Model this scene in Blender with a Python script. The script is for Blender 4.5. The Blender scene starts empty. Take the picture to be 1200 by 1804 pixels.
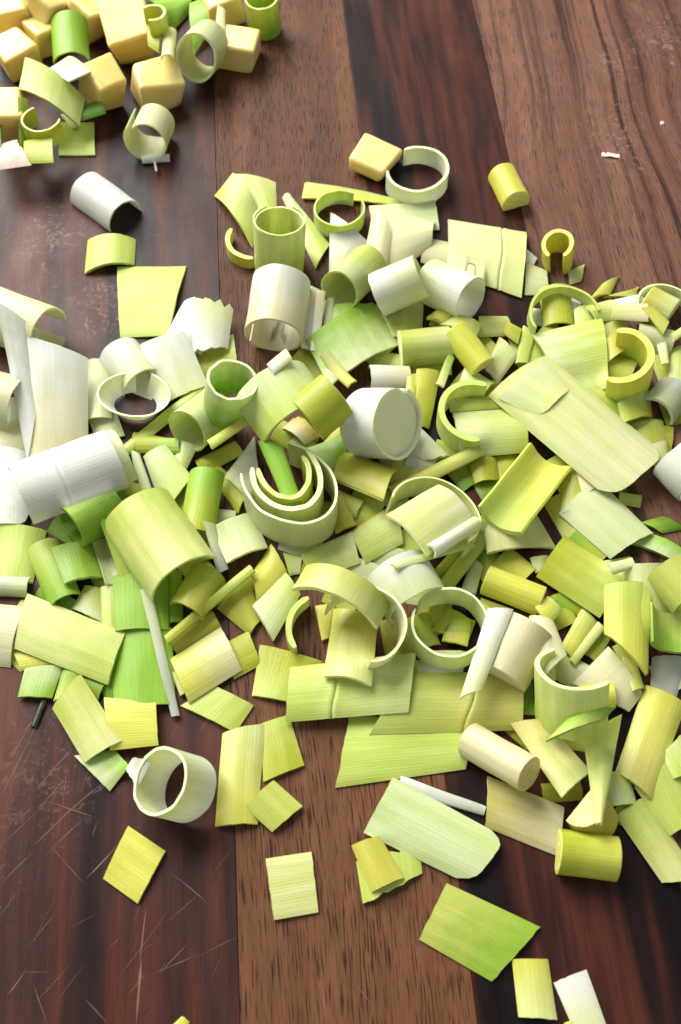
import bpy, bmesh, math, random
from mathutils import Vector, Matrix, noise
from mathutils.bvhtree import BVHTree

# ---------------------------------------------------------------- camera, light, exposure
scene = bpy.context.scene
col = scene.collection
PITCH = math.radians(30.0)            # camera tilts 30 degrees away from straight down
FPX = 1804.0                          # focal length in pixels of the 1200 x 1804 photograph
DIST = 0.541
cam_data = bpy.data.cameras.new('camera')
cam = bpy.data.objects.new('camera', cam_data)
col.objects.link(cam)
CAM = Vector((0.0, -DIST * math.sin(PITCH), DIST * math.cos(PITCH)))
cam.location = CAM
cam.rotation_euler = (PITCH, 0, 0)
cam_data.sensor_fit = 'VERTICAL'
cam_data.sensor_height = 36.0
cam_data.lens = 36.0
cam_data.clip_start = 0.01
cam_data.clip_end = 20.0
cam_data.dof.use_dof = True
cam_data.dof.focus_distance = 0.525
cam_data.dof.aperture_fstop = 12.0
scene.camera = cam
CROT = Matrix.Rotation(PITCH, 3, 'X')

world = bpy.data.worlds.new('World')
scene.world = world
world.use_nodes = True
bg = world.node_tree.nodes['Background']
bg.inputs[0].default_value = (0.95, 0.97, 1.0, 1)
bg.inputs[1].default_value = 0.42

def area_light(name, loc, target, sx, sy, power, colour):
    d = bpy.data.lights.new(name, 'AREA')
    d.shape = 'RECTANGLE'; d.size = sx; d.size_y = sy; d.energy = power; d.color = colour
    o = bpy.data.objects.new(name, d); col.objects.link(o)
    o.location = loc
    o.rotation_euler = (Vector(target) - Vector(loc)).to_track_quat('-Z', 'Y').to_euler()
    return o
# the kitchen window beyond the board, up and to the left
area_light('window_light', (-1.40, 1.80, 1.85), (0.0, 0.0, 0.0), 2.3, 2.0, 222.0, (1.0, 0.985, 0.95))

scene.view_settings.view_transform = 'Standard'
scene.view_settings.look = 'None'
scene.view_settings.exposure = 0.0
scene.view_settings.gamma = 1.0
scene.render.engine = 'CYCLES'
scene.cycles.use_denoising = True
scene.cycles.max_bounces = 8

MM = 0.001
def ray(px, py):
    return (CROT @ Vector(((px - 600.0) / FPX, -(py - 902.0) / FPX, -1.0)))
def at(px, py, z=0.0):
    """world point at height z (metres) seen at a pixel of the photograph"""
    d = ray(px, py)
    return CAM + d * ((z - CAM.z) / d.z)
def proj(p):
    q = CROT.transposed() @ (p - CAM)
    return 600.0 + FPX * q.x / -q.z, 902.0 - FPX * q.y / -q.z
def mpp(p):
    """metres per pixel at a world point"""
    q = CROT.transposed() @ (p - CAM)
    return -q.z / FPX

# ---------------------------------------------------------------- materials
def lin(c):
    return tuple(((v / 255.0) / 12.92 if v / 255.0 <= 0.04045 else ((v / 255.0 + 0.055) / 1.055) ** 2.4) for v in c)
TINT = {'W': (245, 246, 238), 'P': (235, 238, 190), 'C': (240, 234, 192), 'M': (222, 233, 178), 'L': (213, 225, 118),
        'G': (166, 207, 74), 'D': (122, 168, 50), 'Y': (230, 228, 106), 'O': (199, 204, 70), 'V': (233, 239, 164),
        'N': (208, 213, 198), 'S': (226, 219, 130), 'E': (218, 196, 104)}

class NT:
    def __init__(s, mat):
        mat.use_nodes = True
        s.t = mat.node_tree; s.n = s.t.nodes; s.n.clear()
    def add(s, typ, **kw):
        nd = s.n.new(typ)
        for k, v in kw.items():
            setattr(nd, k, v)
        return nd
    def ln(s, a, b):
        s.t.links.new(a, b)
    def inp(s, nd, key, v):
        if hasattr(v, 'is_linked') or isinstance(v, bpy.types.NodeSocket):
            s.ln(v, nd.inputs[key])
        else:
            nd.inputs[key].default_value = v
    def math(s, op, a, b=None, c=None, clamp=False):
        nd = s.add('ShaderNodeMath', operation=op); nd.use_clamp = clamp
        for i, v in enumerate((a, b, c)):
            if v is not None: s.inp(nd, i, v)
        return nd.outputs[0]
    def mix(s, f, a, b, blend='MIX'):
        nd = s.add('ShaderNodeMix', data_type='RGBA', blend_type=blend)
        s.inp(nd, 0, f); s.inp(nd, 6, a); s.inp(nd, 7, b)
        return nd.outputs[2]
    def ramp(s, f, stops):
        nd = s.add('ShaderNodeValToRGB')
        el = nd.color_ramp.elements
        while len(el) > 1: el.remove(el[-1])
        for i, (p, c) in enumerate(stops):
            e = el[0] if i == 0 else el.new(p)
            e.position = p; e.color = c if len(c) == 4 else (*c, 1)
        s.inp(nd, 0, f)
        return nd.outputs[0]
    def noise(s, vec, scale, detail=3.0, rough=0.55, dim='3D', dist=0.0):
        nd = s.add('ShaderNodeTexNoise', noise_dimensions=dim)
        s.inp(nd, 'Vector', vec); nd.inputs['Scale'].default_value = scale
        nd.inputs['Detail'].default_value = detail; nd.inputs['Roughness'].default_value = rough
        nd.inputs['Distortion'].default_value = dist
        return nd.outputs[0]
    def mapping(s, vec, scale=(1, 1, 1), loc=(0, 0, 0), rot=(0, 0, 0)):
        nd = s.add('ShaderNodeMapping')
        s.inp(nd, 'Vector', vec); s.inp(nd, 'Scale', scale); s.inp(nd, 'Location', loc); nd.inputs['Rotation'].default_value = rot
        return nd.outputs[0]

def rgba(c): return (*c, 1.0)
_mats = {}
def leek_mat(ca, cb, rib=1.0):
    key = ('skin', ca, cb, rib)
    if key in _mats: return _mats[key]
    m = bpy.data.materials.new('leek_skin_' + (ca + cb).lower()); T = NT(m)
    A = lin(TINT[ca]); B = lin(TINT[cb])
    uv = T.add('ShaderNodeUVMap', uv_map='millimetres').outputs[0]
    un = T.add('ShaderNodeUVMap', uv_map='unit').outputs[0]
    rnd = T.add('ShaderNodeObjectInfo').outputs['Random']
    off = T.add('ShaderNodeCombineXYZ')
    T.ln(T.math('MULTIPLY', rnd, 97.0), off.inputs[0]); T.ln(T.math('MULTIPLY', rnd, 41.0), off.inputs[1])
    va = T.add('ShaderNodeVectorMath', operation='ADD'); T.ln(uv, va.inputs[0]); T.ln(off.outputs[0], va.inputs[1])
    uvo = va.outputs[0]
    sep = T.add('ShaderNodeSeparateXYZ'); T.ln(un, sep.inputs[0])
    blot = T.noise(uvo, 0.12, 2.0, dim='2D')
    g = T.math('ADD', sep.outputs[1], T.math('MULTIPLY', T.math('SUBTRACT', blot, 0.5), 0.6), clamp=True)
    gs = T.ramp(g, [(0.1, (0, 0, 0)), (0.9, (1, 1, 1))])
    base = T.mix(gs, rgba(A), rgba(B))
    # fibres: fine veins along the leaf
    sx = T.add('ShaderNodeSeparateXYZ'); T.ln(uvo, sx.inputs[0])
    drift = T.noise(T.mapping(uvo, (0.35, 0.010, 1)), 1.0, 2.0, 0.5, dim='2D')
    line = T.math('MULTIPLY_ADD', T.math('SINE', T.math('ADD', T.math('MULTIPLY', sx.outputs[0], 5.0), T.math('MULTIPLY', drift, 16.0))), 0.5, 0.5)
    rough_v = T.noise(T.mapping(uvo, (2.2, 0.025, 1)), 1.0, 2.5, 0.6, dim='2D')
    vein = T.math('ADD', T.math('MULTIPLY', line, 0.30), T.math('MULTIPLY', rough_v, 0.70))
    broad = T.noise(T.mapping(uvo, (0.22, 0.02, 1)), 1.0, 2.0, 0.5, dim='2D')
    pale = ca in 'WNCP' and cb in 'WNCPMVE'
    vr = T.ramp(vein, [(0.30, (0.94, 0.94, 0.90)), (0.5, (0.99, 0.99, 0.98)), (0.68, (1.03, 1.03, 1.03))] if pale else [(0.30, (0.88, 0.91, 0.72)), (0.5, (0.98, 0.99, 0.95)), (0.68, (1.06, 1.05, 1.13))])
    base = T.mix(0.52 * min(1.5, rib), base, vr, 'MULTIPLY')
    br = T.ramp(broad, [(0.3, (0.94, 0.95, 0.90)), (0.68, (1.03, 1.03, 1.03))] if pale else [(0.3, (0.89, 0.92, 0.72)), (0.68, (1.05, 1.04, 1.14))])
    base = T.mix(0.75, base, br, 'MULTIPLY')
    fleck = T.noise(uvo, 1.1, 4.0, 0.7, dim='2D')
    fl = T.ramp(fleck, [(0.35, (0.90, 0.91, 0.84)), (0.65, (1.06, 1.05, 1.06))])
    base = T.mix(0.6, base, fl, 'MULTIPLY')
    hsv = T.add('ShaderNodeHueSaturation')
    T.ln(base, hsv.inputs['Color'])
    T.ln(T.math('ADD', T.math('MULTIPLY', rnd, 0.016), 0.490), hsv.inputs['Hue'])
    T.ln(T.math('ADD', T.math('MULTIPLY', rnd, 0.14), 0.88), hsv.inputs['Value'])
    hsv.inputs['Saturation'].default_value = 1.0
    colr = hsv.outputs[0]
    hgt = T.math('ADD', T.math('MULTIPLY', vein, 1.0), T.math('MULTIPLY', broad, 1.2))
    bump = T.add('ShaderNodeBump'); bump.inputs['Strength'].default_value = 0.22 * rib; bump.inputs['Distance'].default_value = 0.0006
    T.ln(hgt, bump.inputs['Height'])
    bev = T.add('ShaderNodeBevel'); bev.samples = 4; bev.inputs[0].default_value = 0.0005; T.ln(bev.outputs[0], bump.inputs['Normal'])
    p = T.add('ShaderNodeBsdfPrincipled')
    T.ln(colr, p.inputs['Base Color']); T.ln(bump.outputs[0], p.inputs['Normal'])
    T.ln(T.ramp(broad, [(0.3, (0.30,) * 3), (0.7, (0.46,) * 3)]), p.inputs['Roughness'])
    p.inputs['Specular IOR Level'].default_value = 0.42
    p.inputs['Subsurface Weight'].default_value = 0.30
    p.inputs['Subsurface Radius'].default_value = (0.9, 1.0, 0.35)
    p.inputs['Subsurface Scale'].default_value = 0.0025
    tr = T.add('ShaderNodeBsdfTranslucent'); T.ln(colr, tr.inputs[0])
    mx = T.add('ShaderNodeMixShader'); mx.inputs[0].default_value = 0.36
    T.ln(p.outputs[0], mx.inputs[1]); T.ln(tr.outputs[0], mx.inputs[2])
    out = T.add('ShaderNodeOutputMaterial'); T.ln(mx.outputs[0], out.inputs[0])
    _mats[key] = m
    return m

def cut_mat(ca):
    key = ('cut', ca)
    if key in _mats: return _mats[key]
    m = bpy.data.materials.new('leek_cut_face_' + ca.lower()); T = NT(m)
    A = lin(TINT[ca]); Bc = tuple(min(0.92, v * 0.7 + w * 0.3) for v, w in zip(A, lin((246, 244, 214))))
    uv = T.add('ShaderNodeUVMap', uv_map='millimetres').outputs[0]
    ln = T.add('ShaderNodeVectorMath', operation='LENGTH'); T.ln(T.mapping(uv, (0.55, 1.0, 1.0)), ln.inputs[0])
    wob = T.noise(uv, 0.5, 2.0, dim='2D')
    ring = T.math('SINE', T.math('MULTIPLY', T.math('ADD', ln.outputs['Value'], T.math('MULTIPLY', wob, 1.3)), 5.6))
    rr = T.math('MULTIPLY_ADD', ring, 0.5, 0.5)
    c = T.mix(rr, rgba(tuple(v * (0.93 if ca in 'WPCMVN' else 0.74) for v in A)), rgba(Bc))
    fl = T.ramp(T.noise(uv, 2.0, 3.0, 0.7, dim='2D'), [(0.35, (0.86, 0.87, 0.78)), (0.65, (1.05, 1.05, 1.05))])
    c = T.mix(0.7, c, fl, 'MULTIPLY')
    p = T.add('ShaderNodeBsdfPrincipled'); T.ln(c, p.inputs['Base Color'])
    p.inputs['Roughness'].default_value = 0.36
    p.inputs['Subsurface Weight'].default_value = 0.3
    p.inputs['Subsurface Radius'].default_value = (0.9, 1.0, 0.35); p.inputs['Subsurface Scale'].default_value = 0.002
    bump = T.add('ShaderNodeBump'); bump.inputs['Strength'].default_value = 0.35; bump.inputs['Distance'].default_value = 0.0004
    bev = T.add('ShaderNodeBevel'); bev.samples = 4; bev.inputs[0].default_value = 0.0005; T.ln(bev.outputs[0], bump.inputs['Normal'])
    T.ln(rr, bump.inputs['Height']); T.ln(bump.outputs[0], p.inputs['Normal'])
    out = T.add('ShaderNodeOutputMaterial'); T.ln(p.outputs[0], out.inputs[0])
    _mats[key] = m
    return m

def potato_mat():
    if 'potato' in _mats: return _mats['potato']
    m = bpy.data.materials.new('raw_potato_flesh'); T = NT(m)
    obj = T.add('ShaderNodeTexCoord').outputs['Object']
    rnd = T.add('ShaderNodeObjectInfo').outputs['Random']
    n1 = T.noise(obj, 60.0, 3.0); n2 = T.noise(obj, 900.0, 3.0, 0.7)
    c = T.ramp(T.math('ADD', T.math('MULTIPLY', n1, 0.7), T.math('MULTIPLY', rnd, 0.3)),
               [(0.3, lin((226, 198, 104))), (0.55, lin((230, 208, 130))), (0.8, lin((234, 217, 154)))])
    c = T.mix(0.6, c, T.ramp(n2, [(0.35, (0.88, 0.86, 0.78)), (0.65, (1.05, 1.05, 1.05))]), 'MULTIPLY')
    p = T.add('ShaderNodeBsdfPrincipled'); T.ln(c, p.inputs['Base Color'])
    T.ln(T.ramp(n1, [(0.35, (0.28,) * 3), (0.65, (0.5,) * 3)]), p.inputs['Roughness'])
    p.inputs['Subsurface Weight'].default_value = 0.45
    p.inputs['Subsurface Radius'].default_value = (1.0, 0.75, 0.3); p.inputs['Subsurface Scale'].default_value = 0.004
    bump = T.add('ShaderNodeBump'); bump.inputs['Strength'].default_value = 0.3; bump.inputs['Distance'].default_value = 0.0005
    T.ln(n2, bump.inputs['Height']); T.ln(bump.outputs[0], p.inputs['Normal'])
    out = T.add('ShaderNodeOutputMaterial'); T.ln(p.outputs[0], out.inputs[0])
    _mats['potato'] = m
    return m

def plain_mat(name, c1, c2, rough=0.6, scale=(300, 300, 300)):
    if name in _mats: return _mats[name]
    m = bpy.data.materials.new(name); T = NT(m)
    obj = T.add('ShaderNodeTexCoord').outputs['Object']
    n = T.noise(T.mapping(obj, scale), 1.0, 4.0, 0.6)
    p = T.add('ShaderNodeBsdfPrincipled'); T.ln(T.ramp(n, [(0.3, lin(c1)), (0.7, lin(c2))]), p.inputs['Base Color'])
    p.inputs['Roughness'].default_value = rough
    bump = T.add('ShaderNodeBump'); bump.inputs['Strength'].default_value = 0.4; bump.inputs['Distance'].default_value = 0.0004
    T.ln(n, bump.inputs['Height']); T.ln(bump.outputs[0], p.inputs['Normal'])
    out = T.add('ShaderNodeOutputMaterial'); T.ln(p.outputs[0], out.inputs[0])
    _mats[name] = m
    return m
# ---------------------------------------------------------------- the board
BOARD_YAW = math.radians(4.6)         # the planks run a little across the view
BR = Matrix.Rotation(BOARD_YAW, 3, 'Z')
def board_xy(px, py):
    p = BR.transposed() @ at(px, py, 0.0)
    return p.x, p.y

def wood_mat(name, stops, gain=0.52, band=(16.0, 0.7), pore=0.0, lines=0.0, swirl=0.0, rough=(0.34, 0.5), seed=0.0, dark=(38, 20, 17), fib=1.0, smudges=(), red=None):
    m = bpy.data.materials.new(name); T = NT(m)
    o = T.add('ShaderNodeTexCoord').outputs['Object']
    o = T.mapping(o, (1, 1, 1), (seed, seed * 1.7, 0))
    # gentle wander of the grain
    w = T.noise(T.mapping(o, (5, 2.6, 1)), 1.0, 2.0, 0.5)
    wv = T.add('ShaderNodeCombineXYZ'); T.ln(T.math('MULTIPLY', T.math('SUBTRACT', w, 0.5), 0.030 + swirl), wv.inputs[0])
    va = T.add('ShaderNodeVectorMath', operation='ADD'); T.ln(o, va.inputs[0]); T.ln(wv.outputs[0], va.inputs[1])
    g = va.outputs[0]
    b1 = T.noise(T.mapping(g, (band[0], band[1], 1)), 1.0, 3.0, 0.6)
    b2 = T.noise(T.mapping(g, (band[0] * 5.0, band[1] * 3, 1)), 1.0, 3.0, 0.6)
    f = T.math('ADD', T.math('MULTIPLY', b1, 0.90), T.math('MULTIPLY', b2, 0.10))
    c = T.ramp(f, [(p, tuple(x * gain for x in lin(v))) for p, v in stops])
    fine = T.noise(T.mapping(g, (1400, 34, 1)), 1.0, 3.0, 0.65)
    c = T.mix(0.8 * fib, c, T.ramp(fine, [(0.3, (0.66, 0.62, 0.60)), (0.5, (0.98, 0.98, 0.98)), (0.72, (1.34, 1.32, 1.28))]), 'MULTIPLY')
    mott = T.noise(T.mapping(o, (90, 40, 1)), 1.0, 5.0, 0.65)
    c = T.mix(0.7, c, T.ramp(mott, [(0.3, (0.78, 0.76, 0.76)), (0.7, (1.16, 1.14, 1.10))]), 'MULTIPLY')
    hgt = T.math('MULTIPLY', fine, 0.25)
    if lines > 0:
        ln_ = T.noise(T.mapping(g, (150, 1.6, 1)), 1.0, 2.0, 0.5)
        lm = T.ramp(ln_, [(0.34, (1, 1, 1)), (0.44, (0.25, 0.25, 0.25)), (0.52, (0, 0, 0))])
        c = T.mix(T.math('MULTIPLY', lm, lines), c, rgba(lin(dark)))
        hgt = T.math('SUBTRACT', hgt, T.math('MULTIPLY', lm, 0.3))
    if pore > 0:
        pn = T.noise(T.mapping(g, (1450, 66, 1)), 1.0, 1.0, 0.5)
        dens = T.noise(T.mapping(g, (60, 9, 1)), 1.0, 2.0, 0.5)
        pm = T.ramp(T.math('ADD', pn, T.math('MULTIPLY', T.math('SUBTRACT', dens, 0.5), 0.30)), [(0.57, (0, 0, 0)), (0.66, (1, 1, 1))])
        c = T.mix(T.math('MULTIPLY', pm, pore), c, rgba(lin((22, 12, 9))))
        hgt = T.math('SUBTRACT', hgt, T.math('MULTIPLY', pm, 0.9))
    for (sx, sy, r, amt) in smudges:      # dried starch smeared on the wood
        pos = T.add('ShaderNodeVectorMath', operation='DISTANCE')
        oo = T.add('ShaderNodeTexCoord').outputs['Object']
        flat = T.mapping(oo, (1, 0.7, 0)); T.ln(flat, pos.inputs[0]); pos.inputs[1].default_value = (sx, sy * 0.7, 0)
        fall = T.math('SUBTRACT', 1.0, T.math('DIVIDE', pos.outputs['Value'], r), clamp=True)
        sm = T.noise(T.mapping(oo, (170, 170, 1), (3.1, 1.7, 0), (0, 0, 0.7)), 1.0, 6.0, 0.72, dist=1.6)
        mk = T.ramp(T.math('ADD', sm, T.math('MULTIPLY', fall, 0.22)), [(0.70, (0, 0, 0)), (0.86, (1, 1, 1))])
        mk = T.math('MULTIPLY', T.math('MULTIPLY', mk, T.math('MINIMUM', T.math('MULTIPLY', fall, 3.0), 1.0)), amt)
        c = T.mix(mk, c, rgba(lin((150, 124, 114))))
    p = T.add('ShaderNodeBsdfPrincipled'); T.ln(c, p.inputs['Base Color'])
    rn = T.noise(T.mapping(o, (70, 22, 1)), 1.0, 4.0, 0.6)
    T.ln(T.ramp(rn, [(0.3, (rough[0],) * 3), (0.7, (rough[1],) * 3)]), p.inputs['Roughness'])
    p.inputs['Specular IOR Level'].default_value = 0.15
    bump = T.add('ShaderNodeBump'); bump.inputs['Strength'].default_value = 0.55; bump.inputs['Distance'].default_value = 0.0004
    T.ln(hgt, bump.inputs['Height']); T.ln(bump.outputs[0], p.inputs['Normal'])
    out = T.add('ShaderNodeOutputMaterial'); T.ln(p.outputs[0], out.inputs[0])
    return m

def box_mesh(name, x0, x1, y0, y1, z0, z1, bev=0.0):
    bm = bmesh.new()
    v = [bm.verts.new((x, y, z)) for z in (z0, z1) for x, y in ((x0, y0), (x1, y0), (x1, y1), (x0, y1))]
    for f in ((0, 3, 2, 1), (4, 5, 6, 7), (0, 1, 5, 4), (1, 2, 6, 5), (2, 3, 7, 6), (3, 0, 4, 7)):
        bm.faces.new([v[i] for i in f])
    if bev:
        bmesh.ops.bevel(bm, geom=list(bm.edges), offset=bev, segments=2, affect='EDGES', profile=0.6)
    me = bpy.data.meshes.new(name); bm.to_mesh(me); bm.free()
    return me

base_mat = plain_mat('board_core_wood', (60, 36, 28), (80, 50, 38), 0.6, (200, 10, 10))
board = bpy.data.objects.new('cutting_board', box_mesh('cutting_board', -0.40, 0.40, -0.34, 0.46, -0.034, -0.0185, 0.002))
board.data.materials.append(base_mat)
board.rotation_euler = (0, 0, BOARD_YAW)
board['kind'] = 'structure'
board['label'] = 'dark hardwood cutting board glued from long planks under the leeks'
col.objects.link(board)
sAB = board_xy(405, 1150)[0]; sBC = board_xy(620, 125)[0]; sCD = board_xy(888, 240)[0]
sm1 = board_xy(95, 415); sm2 = board_xy(180, 530); sm3 = board_xy(1085, 240); sm4 = board_xy(1165, 60); sm5 = board_xy(1075, 110); sm6 = board_xy(60, 1370)
planks = [
    ('dark red brown plank with knife scratches', -0.40, sAB, wood_mat('wood_dark_red', [(0.34, (26, 17, 20)), (0.43, (58, 34, 32)), (0.49, (104, 56, 44)), (0.55, (70, 43, 39)), (0.64, (114, 68, 54))],
        band=(19, 1.7), rough=(0.36, 0.52), seed=3.3, smudges=((*sm1, 0.05, 0.55), (*sm2, 0.05, 0.55), (*sm6, 0.07, 0.25)))),
    ('mid brown plank full of short dark pores', sAB, sBC, wood_mat('wood_mid_brown', gain=0.49, stops=[(0.25, (92, 56, 38)), (0.45, (124, 80, 56)), (0.6, (146, 98, 68)), (0.78, (120, 74, 50))],
        band=(30, 1.6), pore=0.8, rough=(0.42, 0.6), seed=8.1)),
    ('deep red brown plank with near black streaks', sBC, sCD, wood_mat('wood_deep_red', [(0.37, (17, 13, 18)), (0.45, (46, 26, 25)), (0.51, (98, 51, 40)), (0.56, (62, 34, 30)), (0.66, (112, 63, 47))],
        band=(22, 1.8), rough=(0.34, 0.5), seed=14.6)),
    ('brown plank with long dark grain lines', sCD, 0.40, wood_mat('wood_lined_brown', gain=0.74, stops=[(0.25, (84, 54, 44)), (0.45, (118, 80, 64)), (0.6, (138, 98, 80)), (0.78, (104, 68, 56))],
        band=(26, 1.2), pore=0.55, lines=0.85, swirl=0.05, rough=(0.36, 0.55), seed=21.9, smudges=((*sm3, 0.05, 0.7), (*sm4, 0.06, 0.6), (*sm5, 0.05, 0.5)))),
]
for lab, x0, x1, m in planks:
    o = bpy.data.objects.new('plank', box_mesh('plank', x0 + 0.00012, x1 - 0.00012, -0.34, 0.46, -0.018, 0.0, 0.0003))
    o.data.materials.append(m); o.parent = board; o['label'] = lab
    col.objects.link(o)

# knife marks: fine raised slivers of torn fibre on the red brown plank
scr_mat = plain_mat('scratched_wood_fibre', (84, 58, 50), (122, 92, 80), 0.55, (40, 40, 40))
def scratches(specs, seed):
    rg = random.Random(seed); vs = []; fs = []
    Bi = BR.transposed()
    for si, (xa, ya, xb, yb, wd) in enumerate(specs):
        zz = 0.00003 + si * 0.0000012
        a = Bi @ at(xa, ya); b = Bi @ at(xb, yb)
        d = (b - a); L = d.length; d.normalize(); n = Vector((-d.y, d.x, 0)); k = max(3, int(L / 0.006)); i0 = len(vs)
        cu = rg.uniform(-0.02, 0.02) * L
        for i in range(k + 1):
            s = i / k
            p = a + (b - a) * s + n * (cu * 4 * s * (1 - s) + rg.uniform(-0.00008, 0.00008))
            hw = 0.5 * wd * MM * (0.12 + min(1, 6 * s, 6 * (1 - s))) * rg.uniform(0.35, 1.0)
            vs.append((p.x - n.x * hw, p.y - n.y * hw, zz)); vs.append((p.x + n.x * hw, p.y + n.y * hw, zz))
            if i: q = i0 + 2 * i; fs.append((q - 2, q - 1, q + 1, q))
    me = bpy.data.meshes.new('knife_marks'); me.from_pydata(vs, [], fs); me.materials.append(scr_mat)
    o = bpy.data.objects.new('knife_marks', me); o['kind'] = 'stuff'; o.parent = board; col.objects.link(o)
spec = [(0, 1408, 75, 1255, .35), (62, 1395, 128, 1318, .5), (78, 1414, 118, 1368, .35), (60, 1490, 178, 1382, .5), (80, 1508, 150, 1440, .3), (0, 1615, 34, 1565, .4), (50, 1668, 100, 1606, .4),
        (152, 1548, 206, 1490, .5), (12, 1756, 48, 1704, .4), (280, 1716, 330, 1664, .4), (262, 1718, 350, 1680, .3), (296, 1535, 365, 1590, .35), (85, 1484, 150, 1558, .3),
        (60, 1735, 84, 1804, .5), (150, 1760, 190, 1804, .3), (160, 1400, 186, 1384, .3), (86, 1412, 168, 1440, .3), (0, 1560, 60, 1500, .25), (340, 1690, 420, 1650, .25), (210, 1720, 300, 1600, .2),
        (246, 1700, 258, 1598, .9), (240, 1804, 250, 1690, 1.0), (620, 1728, 660, 1775, .3), (30, 1300, 95, 1228, .3), (15, 1340, 60, 1262, .3), (100, 1480, 118, 1350, .2), (180, 1290, 140, 1400, .2)]
rg = random.Random(5)
for i in range(34):
    x = rg.uniform(-20, 380); y = rg.uniform(1240, 1800); L = rg.uniform(25, 120); a = math.radians(rg.gauss(52, 14))
    spec.append((x, y, x + L * math.cos(a), y - L * math.sin(a), rg.uniform(0.10, 0.22)))
for i in range(14):
    x = rg.uniform(0, 380); y = rg.uniform(330, 520); L = rg.uniform(20, 60); a = math.radians(rg.gauss(-20, 35))
    spec.append((x, y, x + L * math.cos(a), y - L * math.sin(a), rg.uniform(0.10, 0.22)))
scratches(spec, 11)
# ---------------------------------------------------------------- leek geometry
# every builder returns (list of world-space grids -> mesh data); a piece is settled on the heap before it is linked
RNG = random.Random(77)
class Geo:
    """verts in world space, faces, per-loop uv (mm) and uv (unit), material slot per face"""
    def __init__(s): s.v = []; s.f = []; s.uv = []; s.un = []; s.m = []
    def face(s, idx, uv, un, m): s.f.append(tuple(idx)); s.uv.append(uv); s.un.append(un); s.m.append(m)

def skin_from_grid(P, N, th, U, V, un, closed=False, edge_thin=0.55):
    """P[i][j] centre surface (i along the fibres, j across), N normals, th thickness -> closed thin solid"""
    G = Geo(); ni = len(P); nj = len(P[0])
    def idx(k, i, j): return k * ni * nj + i * nj + j
    for k, sg in ((0, 0.5), (1, -0.5)):
        for i in range(ni):
            for j in range(nj):
                t = th
                if not closed and j in (0, nj - 1): t = th * edge_thin
                G.v.append(P[i][j] + N[i][j] * (sg * t))
    for i in range(ni - 1):
        for j in range(nj - 1):
            q = ((i, j), (i + 1, j), (i + 1, j + 1), (i, j + 1))
            uv = [(U[a][b], V[a][b]) for a, b in q]; u2 = [un[a][b] for a, b in q]
            G.face([idx(0, *c) for c in q][::-1], uv[::-1], u2[::-1], 0)
            G.face([idx(1, *c) for c in q], uv, u2, 0)
    off = len(G.v)
    # cut rims get their own vertices so that they stay crisp
    rim = []
    for i in (0, ni - 1):
        rim.append([(i, j) for j in range(nj)])
    if not closed:
        for j in (0, nj - 1):
            rim.append([(i, j) for i in range(ni)])
    for ri, line in enumerate(rim):
        b = len(G.v)
        for (i, j) in line:
            G.v.append(G.v[idx(0, i, j)].copy()); G.v.append(G.v[idx(1, i, j)].copy())
        flip = ri in (1, 2)
        for n in range(len(line) - 1):
            f = [b + 2 * n, b + 2 * n + 1, b + 2 * n + 3, b + 2 * n + 2]
            G.face(f if flip else f[::-1], [(0.3, 0.2)] * 4, [un[line[n][0]][line[n][1]]] * 4, 1 if ri < 2 else 0)
    return G

def normals(P, flipref=None):
    ni = len(P); nj = len(P[0]); N = []
    for i in range(ni):
        row = []
        for j in range(nj):
            a = P[min(i + 1, ni - 1)][j] - P[max(i - 1, 0)][j]
            b = P[i][min(j + 1, nj - 1)] - P[i][max(j - 1, 0)]
            n = a.cross(b)
            row.append(n.normalized() if n.length > 1e-12 else Vector((0, 0, 1)))
        N.append(row)
    return N

def wobble(P, N, amp, freq, seed):
    o = Vector((seed * 3.17, seed * 1.31, seed * 0.77))
    for i in range(len(P)):
        for j in range(len(P[0])):
            P[i][j] = P[i][j] + N[i][j] * (amp * noise.noise(P[i][j] * freq + o))

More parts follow.
